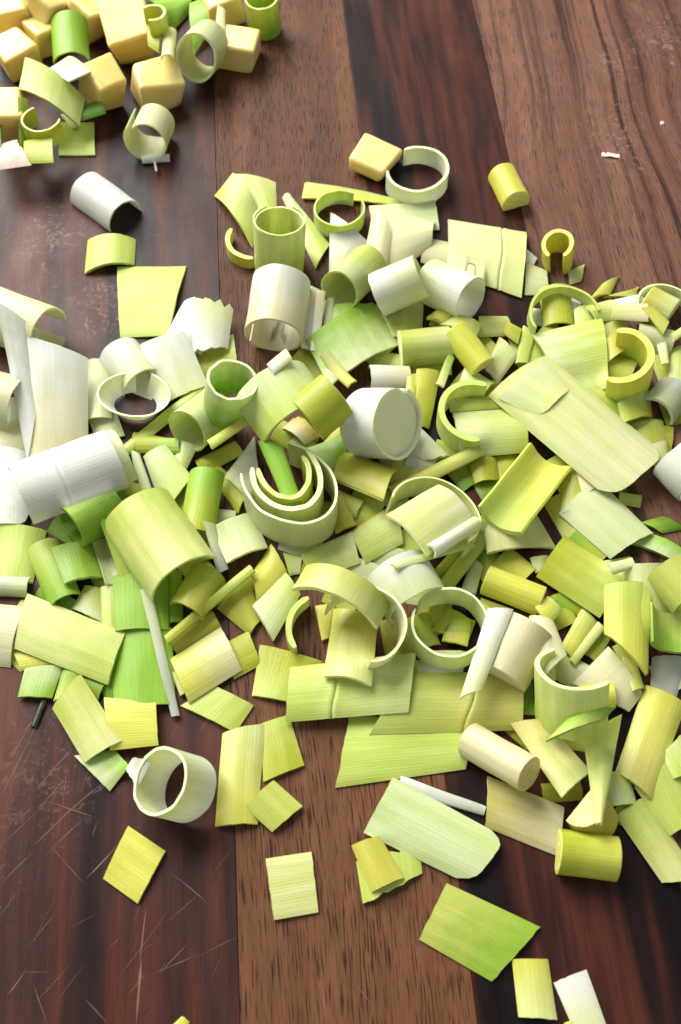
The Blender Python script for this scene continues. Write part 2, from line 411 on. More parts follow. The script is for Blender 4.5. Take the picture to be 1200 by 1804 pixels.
def sheet(c8, arc=25, h=0, zc=(0, 0, 0, 0), t=1.7, rag=0.16, round_end=0.0, node=None, curl=0.0, wob=0.5, ribs=0.0):
    """flat-ish slice of leaf from four photographed corners: A B along one side of the fibres, D C along the other"""
    seed = RNG.uniform(0, 100)
    if h > 0:      # slices inside the heap: a little fuller and more curved than their outlines
        mx = sum(c8[0::2]) / 4; my = sum(c8[1::2]) / 4
        c8 = [(mx if k % 2 == 0 else my) + (q - (mx if k % 2 == 0 else my)) * 1.05 for k, q in enumerate(c8)]
        if arc < 60: arc = arc * 1.25 + 10
    A, B, C, D = [at(c8[2 * k], c8[2 * k + 1], (h + zc[k]) * MM) for k in range(4)]
    nrm = ((B - A) + (C - D)).cross((D - A) + (C - B))
    if nrm.z < 0: nrm = -nrm
    nrm.normalize()
    wid = 0.5 * ((D - A).length + (C - B).length); L = 0.5 * ((B - A).length + (C - D).length)
    sag = 0.5 * wid * math.tan(math.radians(arc) / 4.0)
    ni = max(7, int(L / 0.0028)); nj = max(9, int(wid / 0.0024), int(abs(arc) / 9))
    ni = min(ni, 22); nj = min(nj, 22)
    if node is not None: ni = 90
    P = []; U = []; V = []; un = []
    ax = ((B - A) + (C - D)).normalized()
    for i in range(ni + 1):
        s = i / ni; r = []; ru = []; rv = []; rn = []
        for j in range(nj + 1):
            w = j / nj
            ww = 0.5 + 0.5 * math.sin((w - 0.5) * math.radians(min(178, abs(arc)))) / math.sin(math.radians(min(178, max(abs(arc), 1))) / 2)
            s2 = s
            if round_end: s2 = s * (1 - round_end * abs(2 * w - 1) ** 5)
            p = (A * (1 - s2) + B * s2) * (1 - ww) + (D * (1 - s2) + C * s2) * ww
            p = p + nrm * (sag * (1 - (2 * ww - 1) ** 2) if abs(arc) < 100 else sag * math.sqrt(max(0, 1 - (2 * ww - 1) ** 2)))
            p = p + nrm * (curl * MM * (2 * s - 1) ** 2)
            if rag:
                e = max(0.0, 1 - s * 5) - max(0.0, 1 - (1 - s) * 5)
                p = p - ax * (e * rag * MM * noise.noise(Vector((w * 7, s * 2, seed))) * 2.0)
            if node is not None:
                dd = (s - node + 0.01 * math.sin(w * 9)) * L
                p = p - nrm * (0.0014 * math.exp(-(dd / 0.0006) ** 2)) + nrm * (0.0005 * math.exp(-(dd / 0.0035) ** 2))
            if ribs:
                p = p + nrm * (ribs * MM * math.sin(w * wid / MM * 2.6 + noise.noise(Vector((w * 5, 0, seed))) * 3))
            r.append(p); ru.append(w * wid / MM); rv.append(s * L / MM); rn.append((w, s))
        P.append(r); U.append(ru); V.append(rv); un.append(rn)
    N = normals(P)
    if N[ni // 2][nj // 2].dot(nrm) < 0: N = [[-n for n in r] for r in N]
    wobble(P, N, wob * MM, 55, seed)
    return skin_from_grid(P, N, t * MM, U, V, un)

def frame(p0, p1, roll):
    X = (p1 - p0).normalized()
    ref = Vector((0, -0.30, 1.0)) if abs(X.z) < 0.9 else Vector((0, -1.0, 0.2))
    Z = (ref - X * ref.dot(X)).normalized(); Y = Z.cross(X)
    if roll:
        q = Matrix.Rotation(math.radians(roll), 3, X); Z = q @ Z; Y = q @ Y
    return X, Y, Z

def tube_grid(cen, X, Y, Z, L, wpx_m, arc, t=1.1, sq=1.0, spiral=0.0, taper=1.0, k0=0.0, k1=0.0, rag=0.3, bend=0.0, wob=0.5, solid=False, node=None, ribs=0.0, spread=0.0, scoop=0.0):
    """cylinder-sector shell: axis X, mid arc faces Z, gap faces -Z"""
    seed = RNG.uniform(0, 100)
    a2 = math.radians(arc) / 2
    R = wpx_m / (2 * math.sin(a2)) if arc <= 180 else wpx_m / 2
    zlo = R * math.cos(a2) if arc < 360 else -R
    zoff = 0.5 * (R + min(zlo, R * math.cos(min(a2, math.pi))))
    closed = arc >= 359
    nj = int(min(44, max(10, arc / 8.5, R * 2 * a2 / 0.0024))); ni = int(min(22, max(4, L / 0.0026))) if node is None else 80
    P = []; U = []; V = []; un = []; N = []
    for i in range(ni + 1):
        s = i / ni; r = []; ru = []; rv = []; rn = []; nn = []
        tp = 1 + (taper - 1) * s
        for j in range(nj + 1):
            w = j / nj; a = (w - 0.5) * 2 * a2
            rr = R * tp * (1 - spiral * w) * (1 + 0.05 * noise.noise(Vector((math.cos(a) * 0.9, math.sin(a) * 0.9, seed))))
            y = rr * math.sin(a); z = (rr * math.cos(a)) * sq - zoff * sq
            x0 = -0.5 * L + k0 * y; x1 = 0.5 * L + k1 * y - scoop * L * abs(2 * w - 1) ** 3
            if rag and not solid:
                x0 += rag * MM * noise.noise(Vector((math.cos(a) * 3, math.sin(a) * 3, seed + 5)))
                x1 += rag * MM * noise.noise(Vector((math.cos(a) * 3, math.sin(a) * 3, seed + 9)))
            x = x0 + (x1 - x0) * s
            z2 = z - bend * MM * (2 * s - 1) ** 2
            if node is not None:
                dd = (s - node) * L; q = -0.0010 * math.exp(-(dd / 0.0007) ** 2) + 0.0005 * math.exp(-(dd / 0.0035) ** 2)
                y += q * math.sin(a); z2 += q * math.cos(a)
            if ribs:
                q = ribs * MM * math.sin(rr * a / MM * 2.4 + 3 * noise.noise(Vector((a * 2, 0, seed))))
                y += q * math.sin(a); z2 += q * math.cos(a)
            r.append(cen + X * x + Y * y + Z * z2)
            nn.append((Y * math.sin(a) + Z * math.cos(a)).normalized())
            ru.append(R * a / MM); rv.append(x / MM); rn.append((w, s))
        P.append(r); N.append(nn); U.append(ru); V.append(rv); un.append(rn)
    if closed:
        for i in range(ni + 1):
            P[i][nj] = P[i][0].copy(); N[i][nj] = N[i][0].copy()
    wobble(P, N, wob * MM, 60, seed)
    if closed:
        for i in range(ni + 1): P[i][nj] = P[i][0].copy()
    if not solid:
        return skin_from_grid(P, N, t * MM, U, V, un, closed=closed)
    G = Geo(); nj1 = nj + 1
    for i in range(ni + 1):
        for j in range(nj1): G.v.append(P[i][j])
    for i in range(ni):
        for j in range(nj):
            q = ((i, j), (i, j + 1), (i + 1, j + 1), (i + 1, j))
            G.face([a * nj1 + b for a, b in q][::-1], [(U[a][b], V[a][b]) for a, b in q][::-1], [un[a][b] for a, b in q][::-1], 0)
        if not closed:
            b = len(G.v)
            for (ii, jj) in ((i, 0), (i + 1, 0), (i + 1, nj), (i, nj)): G.v.append(P[ii][jj].copy())
            G.face([b + 3, b + 2, b + 1, b], [(0, 0), (0, 3), (3, 3), (3, 0)], [(0, 0), (0, 1), (1, 1), (1, 0)], 0)
    for i, sg in ((0, -1), (ni, 1)):     # cut faces: rings of the rolled inner leaves
        cpt = sum((P[i][j] for j in range(nj1)), Vector()) / nj1
        rings = 5; b = len(G.v)
        for k in range(rings):
            fr = 1 - k / rings
            for j in range(nj1):
                p = cpt + (P[i][j] - cpt) * fr + X * (sg * 0.0005 * (k % 2) * (1 if k else 0))
                G.v.append(p)
        G.v.append(cpt + X * (sg * 0.0006)); ci = len(G.v) - 1
        def uvp(n):
            d = G.v[n] - cpt
            return (d.dot(Y) / MM, d.dot(Z) / MM)
        for k in range(rings):
            for j in range(nj1 if not closed else nj):
                j2 = (j + 1) % nj1
                if k < rings - 1: f = [b + k * nj1 + j, b + k * nj1 + j2, b + (k + 1) * nj1 + j2, b + (k + 1) * nj1 + j]
                else: f = [b + k * nj1 + j, b + k * nj1 + j2, ci]
                if sg < 0: f = f[::-1]
                f = f[::-1] if True else f
                G.face(f, [uvp(n) for n in f], [(0.5, 0.5)] * len(f), 1)
    return G

def roll_piece(x0, y0, x1, y1, w, arc, h=0, z=(0, 0), roll=0, **kw):
    """tube or half tube along an axis seen from (x0,y0) to (x1,y1); z lifts its two ends (mm)"""
    p0 = at(x0, y0, (h + z[0]) * MM); p1 = at(x1, y1, (h + z[1]) * MM)
    X, Y, Z = frame(p0, p1, roll); c = (p0 + p1) / 2
    m = mpp(c)
    if arc <= 180 and not roll:
        a = proj(c - Y * 0.001); b = proj(c + Y * 0.001)
        ppm = math.hypot(a[0] - b[0], a[1] - b[1]) / 0.002
        wm = w / max(ppm, 0.62 / m)
    else: wm = w * m
    return tube_grid(c, X, Y, Z, (p1 - p0).length, wm, arc, **kw)

def ring_piece(cx, cy, w, arc, H, gap, h=0, lean=(0, 0), **kw):
    """ring cut standing on its rim: vertical axis of H mm leaning (right, away) degrees, its gap towards image angle gap"""
    c = at(cx, cy, (h + H / 2) * MM)
    X = Vector((math.tan(math.radians(lean[0])), math.tan(math.radians(lean[1])), 1)).normalized()
    g = math.radians(gap); Z = -Vector((math.cos(g), math.sin(g), 0)); Z = (Z - X * Z.dot(X)).normalized(); Y = Z.cross(X)
    return tube_grid(c, X, Y, Z, H * MM, w * mpp(c), arc, **kw)

def cube_piece(cx, cy, size, yaw, tx, ty, dims=(1, 1, 1), h=0):
    s = size * 1.24 * MM
    c = at(cx, cy, h * MM + s * 0.5)
    rg2 = random.Random(int(cx * 7 + cy * 13))
    bm = bmesh.new()
    bmesh.ops.create_cube(bm, size=1.0)
    for v in bm.verts:
        v.co = Vector((v.co.x * dims[0] * s * rg2.uniform(0.74, 1.14), v.co.y * dims[1] * s * rg2.uniform(0.74, 1.14), v.co.z * dims[2] * s * rg2.uniform(0.8, 1.1)))
    bmesh.ops.bevel(bm, geom=list(bm.edges), offset=0.0030, segments=4, affect='EDGES', profile=0.6)
    bmesh.ops.subdivide_edges(bm, edges=[e for e in bm.edges if e.calc_length() > 0.006], cuts=3, use_grid_fill=True)
    bmesh.ops.triangulate(bm, faces=[f for f in bm.faces if len(f.verts) > 4])
    M = Matrix.Rotation(math.radians(yaw), 3, 'Z') @ Matrix.Rotation(math.radians(tx), 3, 'X') @ Matrix.Rotation(math.radians(ty), 3, 'Y')
    G = Geo(); bm.verts.ensure_lookup_table(); bm.normal_update()
    for v in bm.verts:
        G.v.append(c + M @ (v.co + v.normal * (0.0003 * noise.noise(v.co * 160 + Vector((cx, cy, 0))))))
    for f in bm.faces:
        G.face([v.index for v in f.verts], [(0, 0)] * len(f.verts), [(0, 0)] * len(f.verts), 0)
    bm.free()
    return G

# ---------------------------------------------------------------- settling: each piece slides down its line of sight, leans, and drapes on what lies below
placed = []           # (verts, faces, lo, hi)
DIRS = [(math.cos(k * math.pi / 4), math.sin(k * math.pi / 4)) for k in range(8)]
def settle(geos, soft=0.15, tilt=18, drape=True):
    """soft: share of the sample points that may sink into the heap before the piece stops (thin leaves give way)"""
    pts = [v for g in geos for v in g.v]
    cen = sum(pts, Vector()) / len(pts)
    d = (cen - CAM).normalized()
    LIFT = 0.13
    lo = Vector((min(v.x for v in pts), min(v.y for v in pts), 0)); hi = Vector((max(v.x for v in pts), max(v.y for v in pts), 0))
    near = [q for q in placed if q[2].x - 0.012 < hi.x and q[3].x + 0.012 > lo.x and q[2].y - 0.05 < hi.y and q[3].y + 0.05 > lo.y]
    faces = []; o = 0
    for g in geos:
        faces += [tuple(i + o for i in f) for f in g.f]; o += len(g.v)
    tree = None
    if near:
        av = []; af = []
        for q in near:
            k = len(av); av += q[0]; af += [tuple(i + k for i in f) for f in q[1]]
        tree = BVHTree.FromPolygons(av, af)
    def depth(v):
        """how far v may travel along d before it meets heap or board"""
        t = (v.z - 0.00008) / -d.z
        if tree is not None:
            r = tree.ray_cast(v - d * LIFT, d, LIFT + 0.15)
            if r[0] is not None: t = min(t, r[3] - LIFT)
        return t
    step = max(1, len(pts) // 170)
    best = None
    tries = [(0, 0)]
    if near and tilt: tries += [(a * m, b * m) for m in (tilt * .33, tilt * .66, tilt) for a, b in DIRS]
    for (rx, ry) in tries:
        M = Matrix.Rotation(math.radians(rx), 3, 'X') @ Matrix.Rotation(math.radians(ry), 3, 'Y')
        ts = sorted(depth(cen + M @ (v - cen)) for v in pts[::step])
        t = ts[int(len(ts) * soft)] if near else ts[0]
        score = t - 0.00016 * math.hypot(rx, ry)
        if best is None or score > best[0]: best = (score, t, M)
    _, t, M = best
    vs = [cen + M @ (v - cen) + d * t for v in pts]
    if drape and near:
        # leaves give way: points that would sink into the heap stay on top of it, their neighbours bend along
        weld = {}; wid = []
        for v in vs:
            k = (round(v.x, 6), round(v.y, 6), round(v.z, 6)); wid.append(weld.setdefault(k, len(weld)))
        n = len(weld); pen = [0.0] * n; seen = [False] * n
        for v, w in zip(vs, wid):
            if not seen[w]:
                seen[w] = True; pen[w] = min(0.014, max(0.0, -depth(v) + 0.0003))
        nb = [set() for _ in range(n)]
        for f in faces:
            for i in range(len(f)):
                a_, b_ = wid[f[i]], wid[f[i - 1]]
                if a_ != b_: nb[a_].add(b_); nb[b_].add(a_)
        if max(pen) > 0.0004:
            base = pen
            for it in range(10):
                pen = [max(p * 0.9, 0.5 * p + 0.5 * sum(pen[q] for q in nb[i]) / max(1, len(nb[i]))) for i, p in enumerate(pen)]
            vs = [v - d * pen[w] for v, w in zip(vs, wid)]
    zmin = min(v.z for v in vs)
    if zmin < 0.00006:
        vs = [Vector((v.x, v.y, max(v.z, 0.00006 + 0.15 * (v.z - zmin) if v.z < 0.0012 else v.z))) for v in vs]
    k = 0
    for g in geos:
        g.v = vs[k:k + len(g.v)]; k += len(g.v)
    placed.append((vs, faces, Vector((min(v.x for v in vs), min(v.y for v in vs), 0)), Vector((max(v.x for v in vs), max(v.y for v in vs), 0))))
    return max(v.z for v in vs)

def to_object(name, g, mats, origin, sharp=False):
    me = bpy.data.meshes.new(name)
    me.from_pydata([tuple(v - origin) for v in g.v], [], g.f)
    for m in mats: me.materials.append(m)
    l1 = me.uv_layers.new(name='millimetres'); l2 = me.uv_layers.new(name='unit')
    a = []; b = []
    for uv, un in zip(g.uv, g.un):
        for q in uv: a += [q[0], q[1]]
        for q in un: b += [q[0], q[1]]
    l1.data.foreach_set('uv', a); l2.data.foreach_set('uv', b)
    me.polygons.foreach_set('material_index', g.m)
    me.polygons.foreach_set('use_smooth', [True] * len(g.f))
    if sharp: me.set_sharp_from_angle(angle=math.radians(38))
    me.update()
    o = bpy.data.objects.new(name, me); col.objects.link(o)
    return o

HEAP = 'chopped leek pieces heaped on the board'
LOOSE = 'loose leek pieces scattered on the board'
CORNER = 'leek and potato pieces in the far heap'
TOPS = []
def base_of(geos):
    vs = [v for g in geos for v in g.v]
    return Vector((sum(v.x for v in vs) / len(vs), sum(v.y for v in vs) / len(vs), min(v.z for v in vs)))
def piece(name, label, parts, c='LL', group=HEAP, soft=0.06, rib=1.0, category='leek slice', tilt=18, drape=True):
    """parts: list of (part name, Geo, colours or None); one part -> one mesh, more -> Empty with children"""
    geos = [p[1] for p in parts]
    top = settle(geos, soft, tilt, drape)
    TOPS.append((top, label))
    org = base_of(geos)
    def mats(cc): return [leek_mat(cc[0], cc[1], rib), cut_mat(cc[2] if len(cc) > 2 else 'P' if cc[1] == 'W' else cc[1])]
    if len(parts) == 1:
        o = to_object(name, geos[0], mats(parts[0][2] or c), Vector(org)); o.location = org
    else:
        o = bpy.data.objects.new(name, None); o.empty_display_size = 0.01; o.location = org; col.objects.link(o)
        for pn, g, cc in parts:
            ch = to_object(pn, g, mats(cc or c), Vector(org)); ch.parent = o
    o['label'] = label; o['category'] = category; o['group'] = group
    return o
# short forms used by the list below
def Q(label, c8, arc=25, c='LL', name='leek_slice', group=HEAP, soft=.11, rib=1.0, tilt=20, t=1.7, h=0, **kw):
    if t >= 2 or (h >= 4 and len(label) % 3 == 0 and t > 1.3):      # thick slices are several leaf sheaths lying in each other
        n = 3 if t >= 2.4 else 2; parts = []
        for k in range(n):
            dx, dy = RNG.uniform(-3.0, 3.0) * k, RNG.uniform(-2.0, 2.0) * k
            cc = [q + (dx if i % 2 == 0 else dy) for i, q in enumerate(c8)]
            parts.append(('leaf_layer', sheet(cc, arc, t=1.05, h=h - 1.35 * k, **kw), None))
        return piece(name, label, parts, c, group, soft, rib, tilt=tilt)
    return piece(name, label, [('slice', sheet(c8, arc, t=t, h=h, **kw), None)], c, group, soft, rib, tilt=tilt)
def S(label, x0, y0, x1, y1, w, arc, c='LL', name='leek_slice', group=HEAP, soft=.08, rib=1.0, tilt=12, **kw):
    return piece(name, label, [('slice', roll_piece(x0, y0, x1, y1, w, arc, **kw), None)], c, group, soft, rib, tilt=tilt, drape=arc <= 180 and not kw.get('solid'),
                 category='leek tube' if 'tube' in name else 'leek slice')
def R(label, cx, cy, w, arc, H, gap, c='LL', name='leek_ring', group=HEAP, soft=.06, rib=1.0, tilt=12, **kw):
    return piece(name, label, [('ring', ring_piece(cx, cy, w, arc, H, gap, **kw), None)], c, group, soft, rib, category='leek ring', tilt=tilt, drape=False)
def K(label, cx, cy, size, yaw, tx, ty, dims=(1, 1, 1), h=0):
    g = cube_piece(cx, cy, size, yaw, tx, ty, dims, h)
    TOPS.append((settle([g], .16, 14, False), label)); org = base_of([g])
    o = to_object('potato_cube', g, [potato_mat()], Vector(org)); o.location = org
    o['label'] = label; o['category'] = 'potato cube'; o['group'] = 'raw potato cubes'
    return o
# ---------------------------------------------------------------- far heap: potato cubes with leek
K('raw potato cube at the very corner of the far heap, darker yellow', 22, 28, 21, 20, 8, -6, (1.1, 1, 1))
K('raw potato cube behind the green fold in the far heap', 80, 66, 17, 40, 0, 5)
K('raw potato cube half hidden between the two pointed cubes', 214, 6, 14, 10, 0, 0)
K('raw potato cube beside the brown papery leek skin', 12, 205, 22, 12, 6, 4, (1, 1.1, 1))
K('raw potato cube at the back of the heap beside the upright green tube', 392, 12, 19, 25, 4, 0, (1.2, 1, .9))
K('blocky raw potato cube against the flap of the open leek ring', 420, 86, 21, -8, 2, 3, (1, 1, .8))
K('raw potato cube touching the dark green leaf scrap', 184, 152, 21, 38, 14, 10)
K('pale raw potato cube next to the short cream leek roll', 277, 152, 24, 28, 8, 8, (1.08, 1, .9))
K('raw potato cube with a wet shiny face near the white leek sheet', 30, 100, 21, 35, 6, -10, (1.1, 1.1, 1), h=14)
K('raw potato cube leaning over the green fold', 84, 8, 20, 62, 18, 10, (1.2, 1, .7), h=16)
K('raw potato cube standing on one corner', 163, 30, 22, 44, 20, 14, (1, 1, 1), h=8)
K('largest raw potato chunk, a tall block in the far heap', 227, 52, 24, 12, 26, 4, (1.05, 1.35, 1), h=8)
Q('dark green leaf scrap under the potato cubes', (128, 196, 176, 176, 186, 200, 138, 214), 60, 'DD', 'leek_leaf', CORNER)
Q('dark green leaf tip at the edge beside the papery skin', (-12, 230, 4, 222, 6, 285, -10, 290), 60, 'DD', 'leek_leaf', CORNER)
S('green folded leek band between the potato cubes', 118, 30, 122, 104, 62, 175, 'GG', 'leek_slice', CORNER, h=12, z=(8, 0))
Q('olive leek slice deep beside the largest potato chunk', (262, 20, 290, 60, 280, 92, 262, 80), 60, 'OO', 'leek_slice', CORNER)
R('olive leek ring curled behind the narrow pale curl', 276, 35, 40, 250, 12, 200, 'OL', group=CORNER, t=2)
Q('fresh green leek sheet hanging over the heap with a white fleck', (258, -8, 348, -12, 330, 30, 304, 62), 50, 'GG', 'leek_slice', CORNER, h=14, zc=(4, 4, 0, 0))
Q('green leek slice behind the open ring', (335, 12, 352, 8, 374, 46, 340, 84), 60, 'GG', 'leek_slice', CORNER, h=8)
piece('leek_ring', 'open leek ring with a tall pale flap in the far heap', [
    ('ring', roll_piece(346, 102, 368, 78, 68, 360, h=4, z=(14, 4), t=1.6, sq=1.15), 'PM'),
    ('flap', sheet((376, 82, 384, 14, 396, 22, 396, 72), 30, h=14, t=1.0), 'PV')], 'PM', CORNER, category='leek ring')
S('narrow pale leek curl beside the open ring', 298, 44, 296, 110, 21, 150, 'VP', 'leek_slice', CORNER, h=10)
S('upright green leek tube with a pale rim behind the board gap', 464, 48, 463, -2, 55, 360, 'GL', 'leek_tube', CORNER, z=(0, 26), t=1.4)
S('tall bent leek strip standing beside the potato heap', 46, 268, 42, 176, 26, 70, 'GL', 'leek_strip', CORNER, h=4, z=(0, 16), roll=60)
R('lime leek ring open towards the papery skin', 72, 228, 62, 240, 13, 60, 'LO', group=CORNER, t=1.4)
Q('lime leek strip end lying by the papery skin', (44, 250, 92, 240, 94, 286, 46, 288), 40, 'OL', 'leek_slice', CORNER)
Q('square lime leek slice lying flat below the dark green leaf', (109, 217, 166, 216, 168, 274, 104, 274), 12, 'LL', 'leek_slice', CORNER)
Q('thin pale leek sliver poking out under the striped band', (106, 200, 118, 198, 136, 226, 128, 230), 20, 'VV', 'leek_strip', CORNER)
Q('white leek sheet lying on the potato cubes', (65, 119, 115, 84, 163, 147, 124, 159), 18, 'WP', 'leek_slice', CORNER, h=16, soft=.02)
Q('pale lime folded leek band across the potato heap', (42, 168, 56, 127, 146, 168, 133, 204), 42, 'VL', 'leek_slice', CORNER, h=14, soft=.02)
S('short cream leek roll lying at the foot of the potato heap', 257, 250, 272, 214, 76, 350, 'PP', 'leek_roll', CORNER, z=(4, 0), roll=130, spiral=.2)
piece('leek_shred', 'small white leek shred with a curly tail', [('shred', roll_piece(250, 280, 299, 277, 12, 150, t=.8), None), ('tail', roll_piece(272, 282, 276, 302, 3, 300, t=.4), None)], 'WW', LOOSE, category='leek scrap')
o = Q('torn brown papery leek skin beside the potato heap', (2, 250, 24, 244, 55, 295, -4, 300), 70, 'NN', 'leek_skin', CORNER, rag=2.0, t=.5)
o.data.materials[0] = plain_mat('papery_skin', (214, 180, 156), (238, 218, 200), .6, (900, 90, 200))

# ---------------------------------------------------------------- loose pieces on the bare board
K('lone raw potato piece touching the open white ring', 657, 280, 21, 62, 3, 2, (1.15, 1.05, .45))
R('open white leek ring leaning on the lone potato piece', 738, 312, 112, 292, 13, 150, 'WP', group=LOOSE, sq=.92, t=2.0, lean=(0, 8))
S('bright lime leek core alone on the plank seam', 884, 303, 910, 352, 50, 235, 'YY', 'leek_core', LOOSE, solid=True)
S('white half roll of leek standing apart on the dark plank', 150, 327, 217, 376, 70, 200, 'WW', 'leek_slice', LOOSE)
Q('ridged lime leek slice behind the flat lime sheet', (155, 424, 150, 483, 236, 468, 239, 423), 75, 'LL', 'leek_slice', LOOSE)
Q('flat lime leek sheet with cross ribs next to the white rolls', (207, 471, 329, 470, 298, 592, 212, 595), 22, 'LL', 'leek_slice', LOOSE, zc=(0, 0, 3, 0))
S('yellow leek ring standing by the pile edge on the lined plank', 982, 462, 982, 428, 48, 300, 'YY', 'leek_ring', LOOSE, z=(4, 22), t=2.6, sq=1.2, roll=168)
Q('yellow square leek slice alone on the scratched plank', (226, 1455, 292, 1500, 243, 1592, 182, 1548), 14, 'YY', 'leek_slice', LOOSE)
Q('pale square leek slice alone on the porous plank', (468, 1513, 549, 1501, 561, 1607, 483, 1621), 12, 'VV', 'leek_slice', LOOSE)
Q('lime leek slice lying under the small yellow half roll', (628, 1520, 640, 1594, 744, 1540, 738, 1490), 22, 'LL', 'leek_slice', LOOSE, rag=.9)
Q('small yellow half roll of leek on top of the lime slice', (621, 1491, 656, 1570, 709, 1546, 668, 1476), 55, 'YY', 'leek_slice', LOOSE, h=4)
Q('white leek leaf edge under the mint rectangle', (706, 1366, 856, 1422, 852, 1436, 700, 1392), 70, 'WN', 'leek_slice', LOOSE)
Q('large mint rectangle of leek with rounded end', (696, 1374, 888, 1478, 828, 1556, 646, 1467), 24, 'MM', 'leek_slice', LOOSE, h=3, round_end=.14)
Q('large lime leek sheet with a split near the dark plank', (786, 1556, 952, 1634, 866, 1729, 738, 1655), 20, 'LG', 'leek_slice', LOOSE, rag=.35)
Q('yellow leek half roll beside the cream strip', (902, 1690, 914, 1792, 981, 1797, 965, 1690), 60, 'YV', 'leek_slice', LOOSE)
Q('cream leek strip lying beside the yellow half roll', (975, 1731, 1010, 1812, 1070, 1812, 1032, 1708), 28, 'WP', 'leek_slice', LOOSE)
Q('yellow leek corner peeping in below the porous plank', (304, 1806, 322, 1790, 334, 1800, 330, 1822), 20, 'YY', 'leek_slice', LOOSE)
Q('yellow leek corner peeping in next to the cream strip', (994, 1802, 1006, 1798, 1010, 1822, 992, 1822), 20, 'YY', 'leek_slice', LOOSE)
S('black shrivelled shred beside the small green slice', 78, 1234, 60, 1280, 8, 200, 'DD', 'leek_shred', LOOSE).data.materials[0] = plain_mat('dried_black_shred', (22, 26, 20), (52, 58, 44), .4)
piece('leek_ring', 'thick white leek ring with a torn tongue on the dark plank', [
    ('ring', ring_piece(308, 1382, 112, 360, 21, 0, lean=(-30, -4), t=1.4, rag=.8), 'WP'),
    ('tongue', sheet((224, 1356, 236, 1338, 268, 1342, 244, 1384), 30, h=9, zc=(0, 0, 6, 2), t=1.2, rag=.4), 'WN')], 'WP', LOOSE, category='leek ring')

# ---------------------------------------------------------------- the pile: deepest scraps first
MARKS = ((290, 700, 'smooth white square'), (90, 700, 'translucent white sheet'), (120, 810, 'big white half roll'), (290, 950, 'big lime half roll'), (125, 1125, 'pale lime rectangle'), (255, 1130, 'broad green sheets'),
         (500, 700, 'big mint half roll'), (515, 870, 'large nested ring'), (665, 745, 'heavy white roll'), (620, 605, 'mint plate'), (770, 920, 'layered square'), (930, 860, 'lime half pipe'), (1010, 750, 'long pale leaf'),
         (1003, 630, 'mint striped block'), (1115, 650, 'fat lime hook'), (1060, 890, 'pale flapped sheet'), (1020, 1010, 'thick lime block'), (790, 1105, 'open pale ring'), (905, 1150, 'cream layered bundle'), (985, 1220, 'lime pocket'),
         (1150, 1300, 'straw yellow block'), (890, 1340, 'root end stalk'), (650, 1100, 'big cream curl'), (350, 1080, 'long olive strip'), (745, 605, 'chunky lime block'), (812, 732, 'lime hook ring'), (1140, 1040, 'frilled tube'),
         (350, 860, 'olive bent band'), (710, 500, 'white open roll'), (570, 720, 'ringed olive core'), (980, 520, 'thin green arc'))
HUE = {'O': 'olive', 'G': 'green', 'D': 'dark green', 'L': 'lime', 'M': 'mint', 'Y': 'yellow', 'P': 'pale', 'W': 'white'}
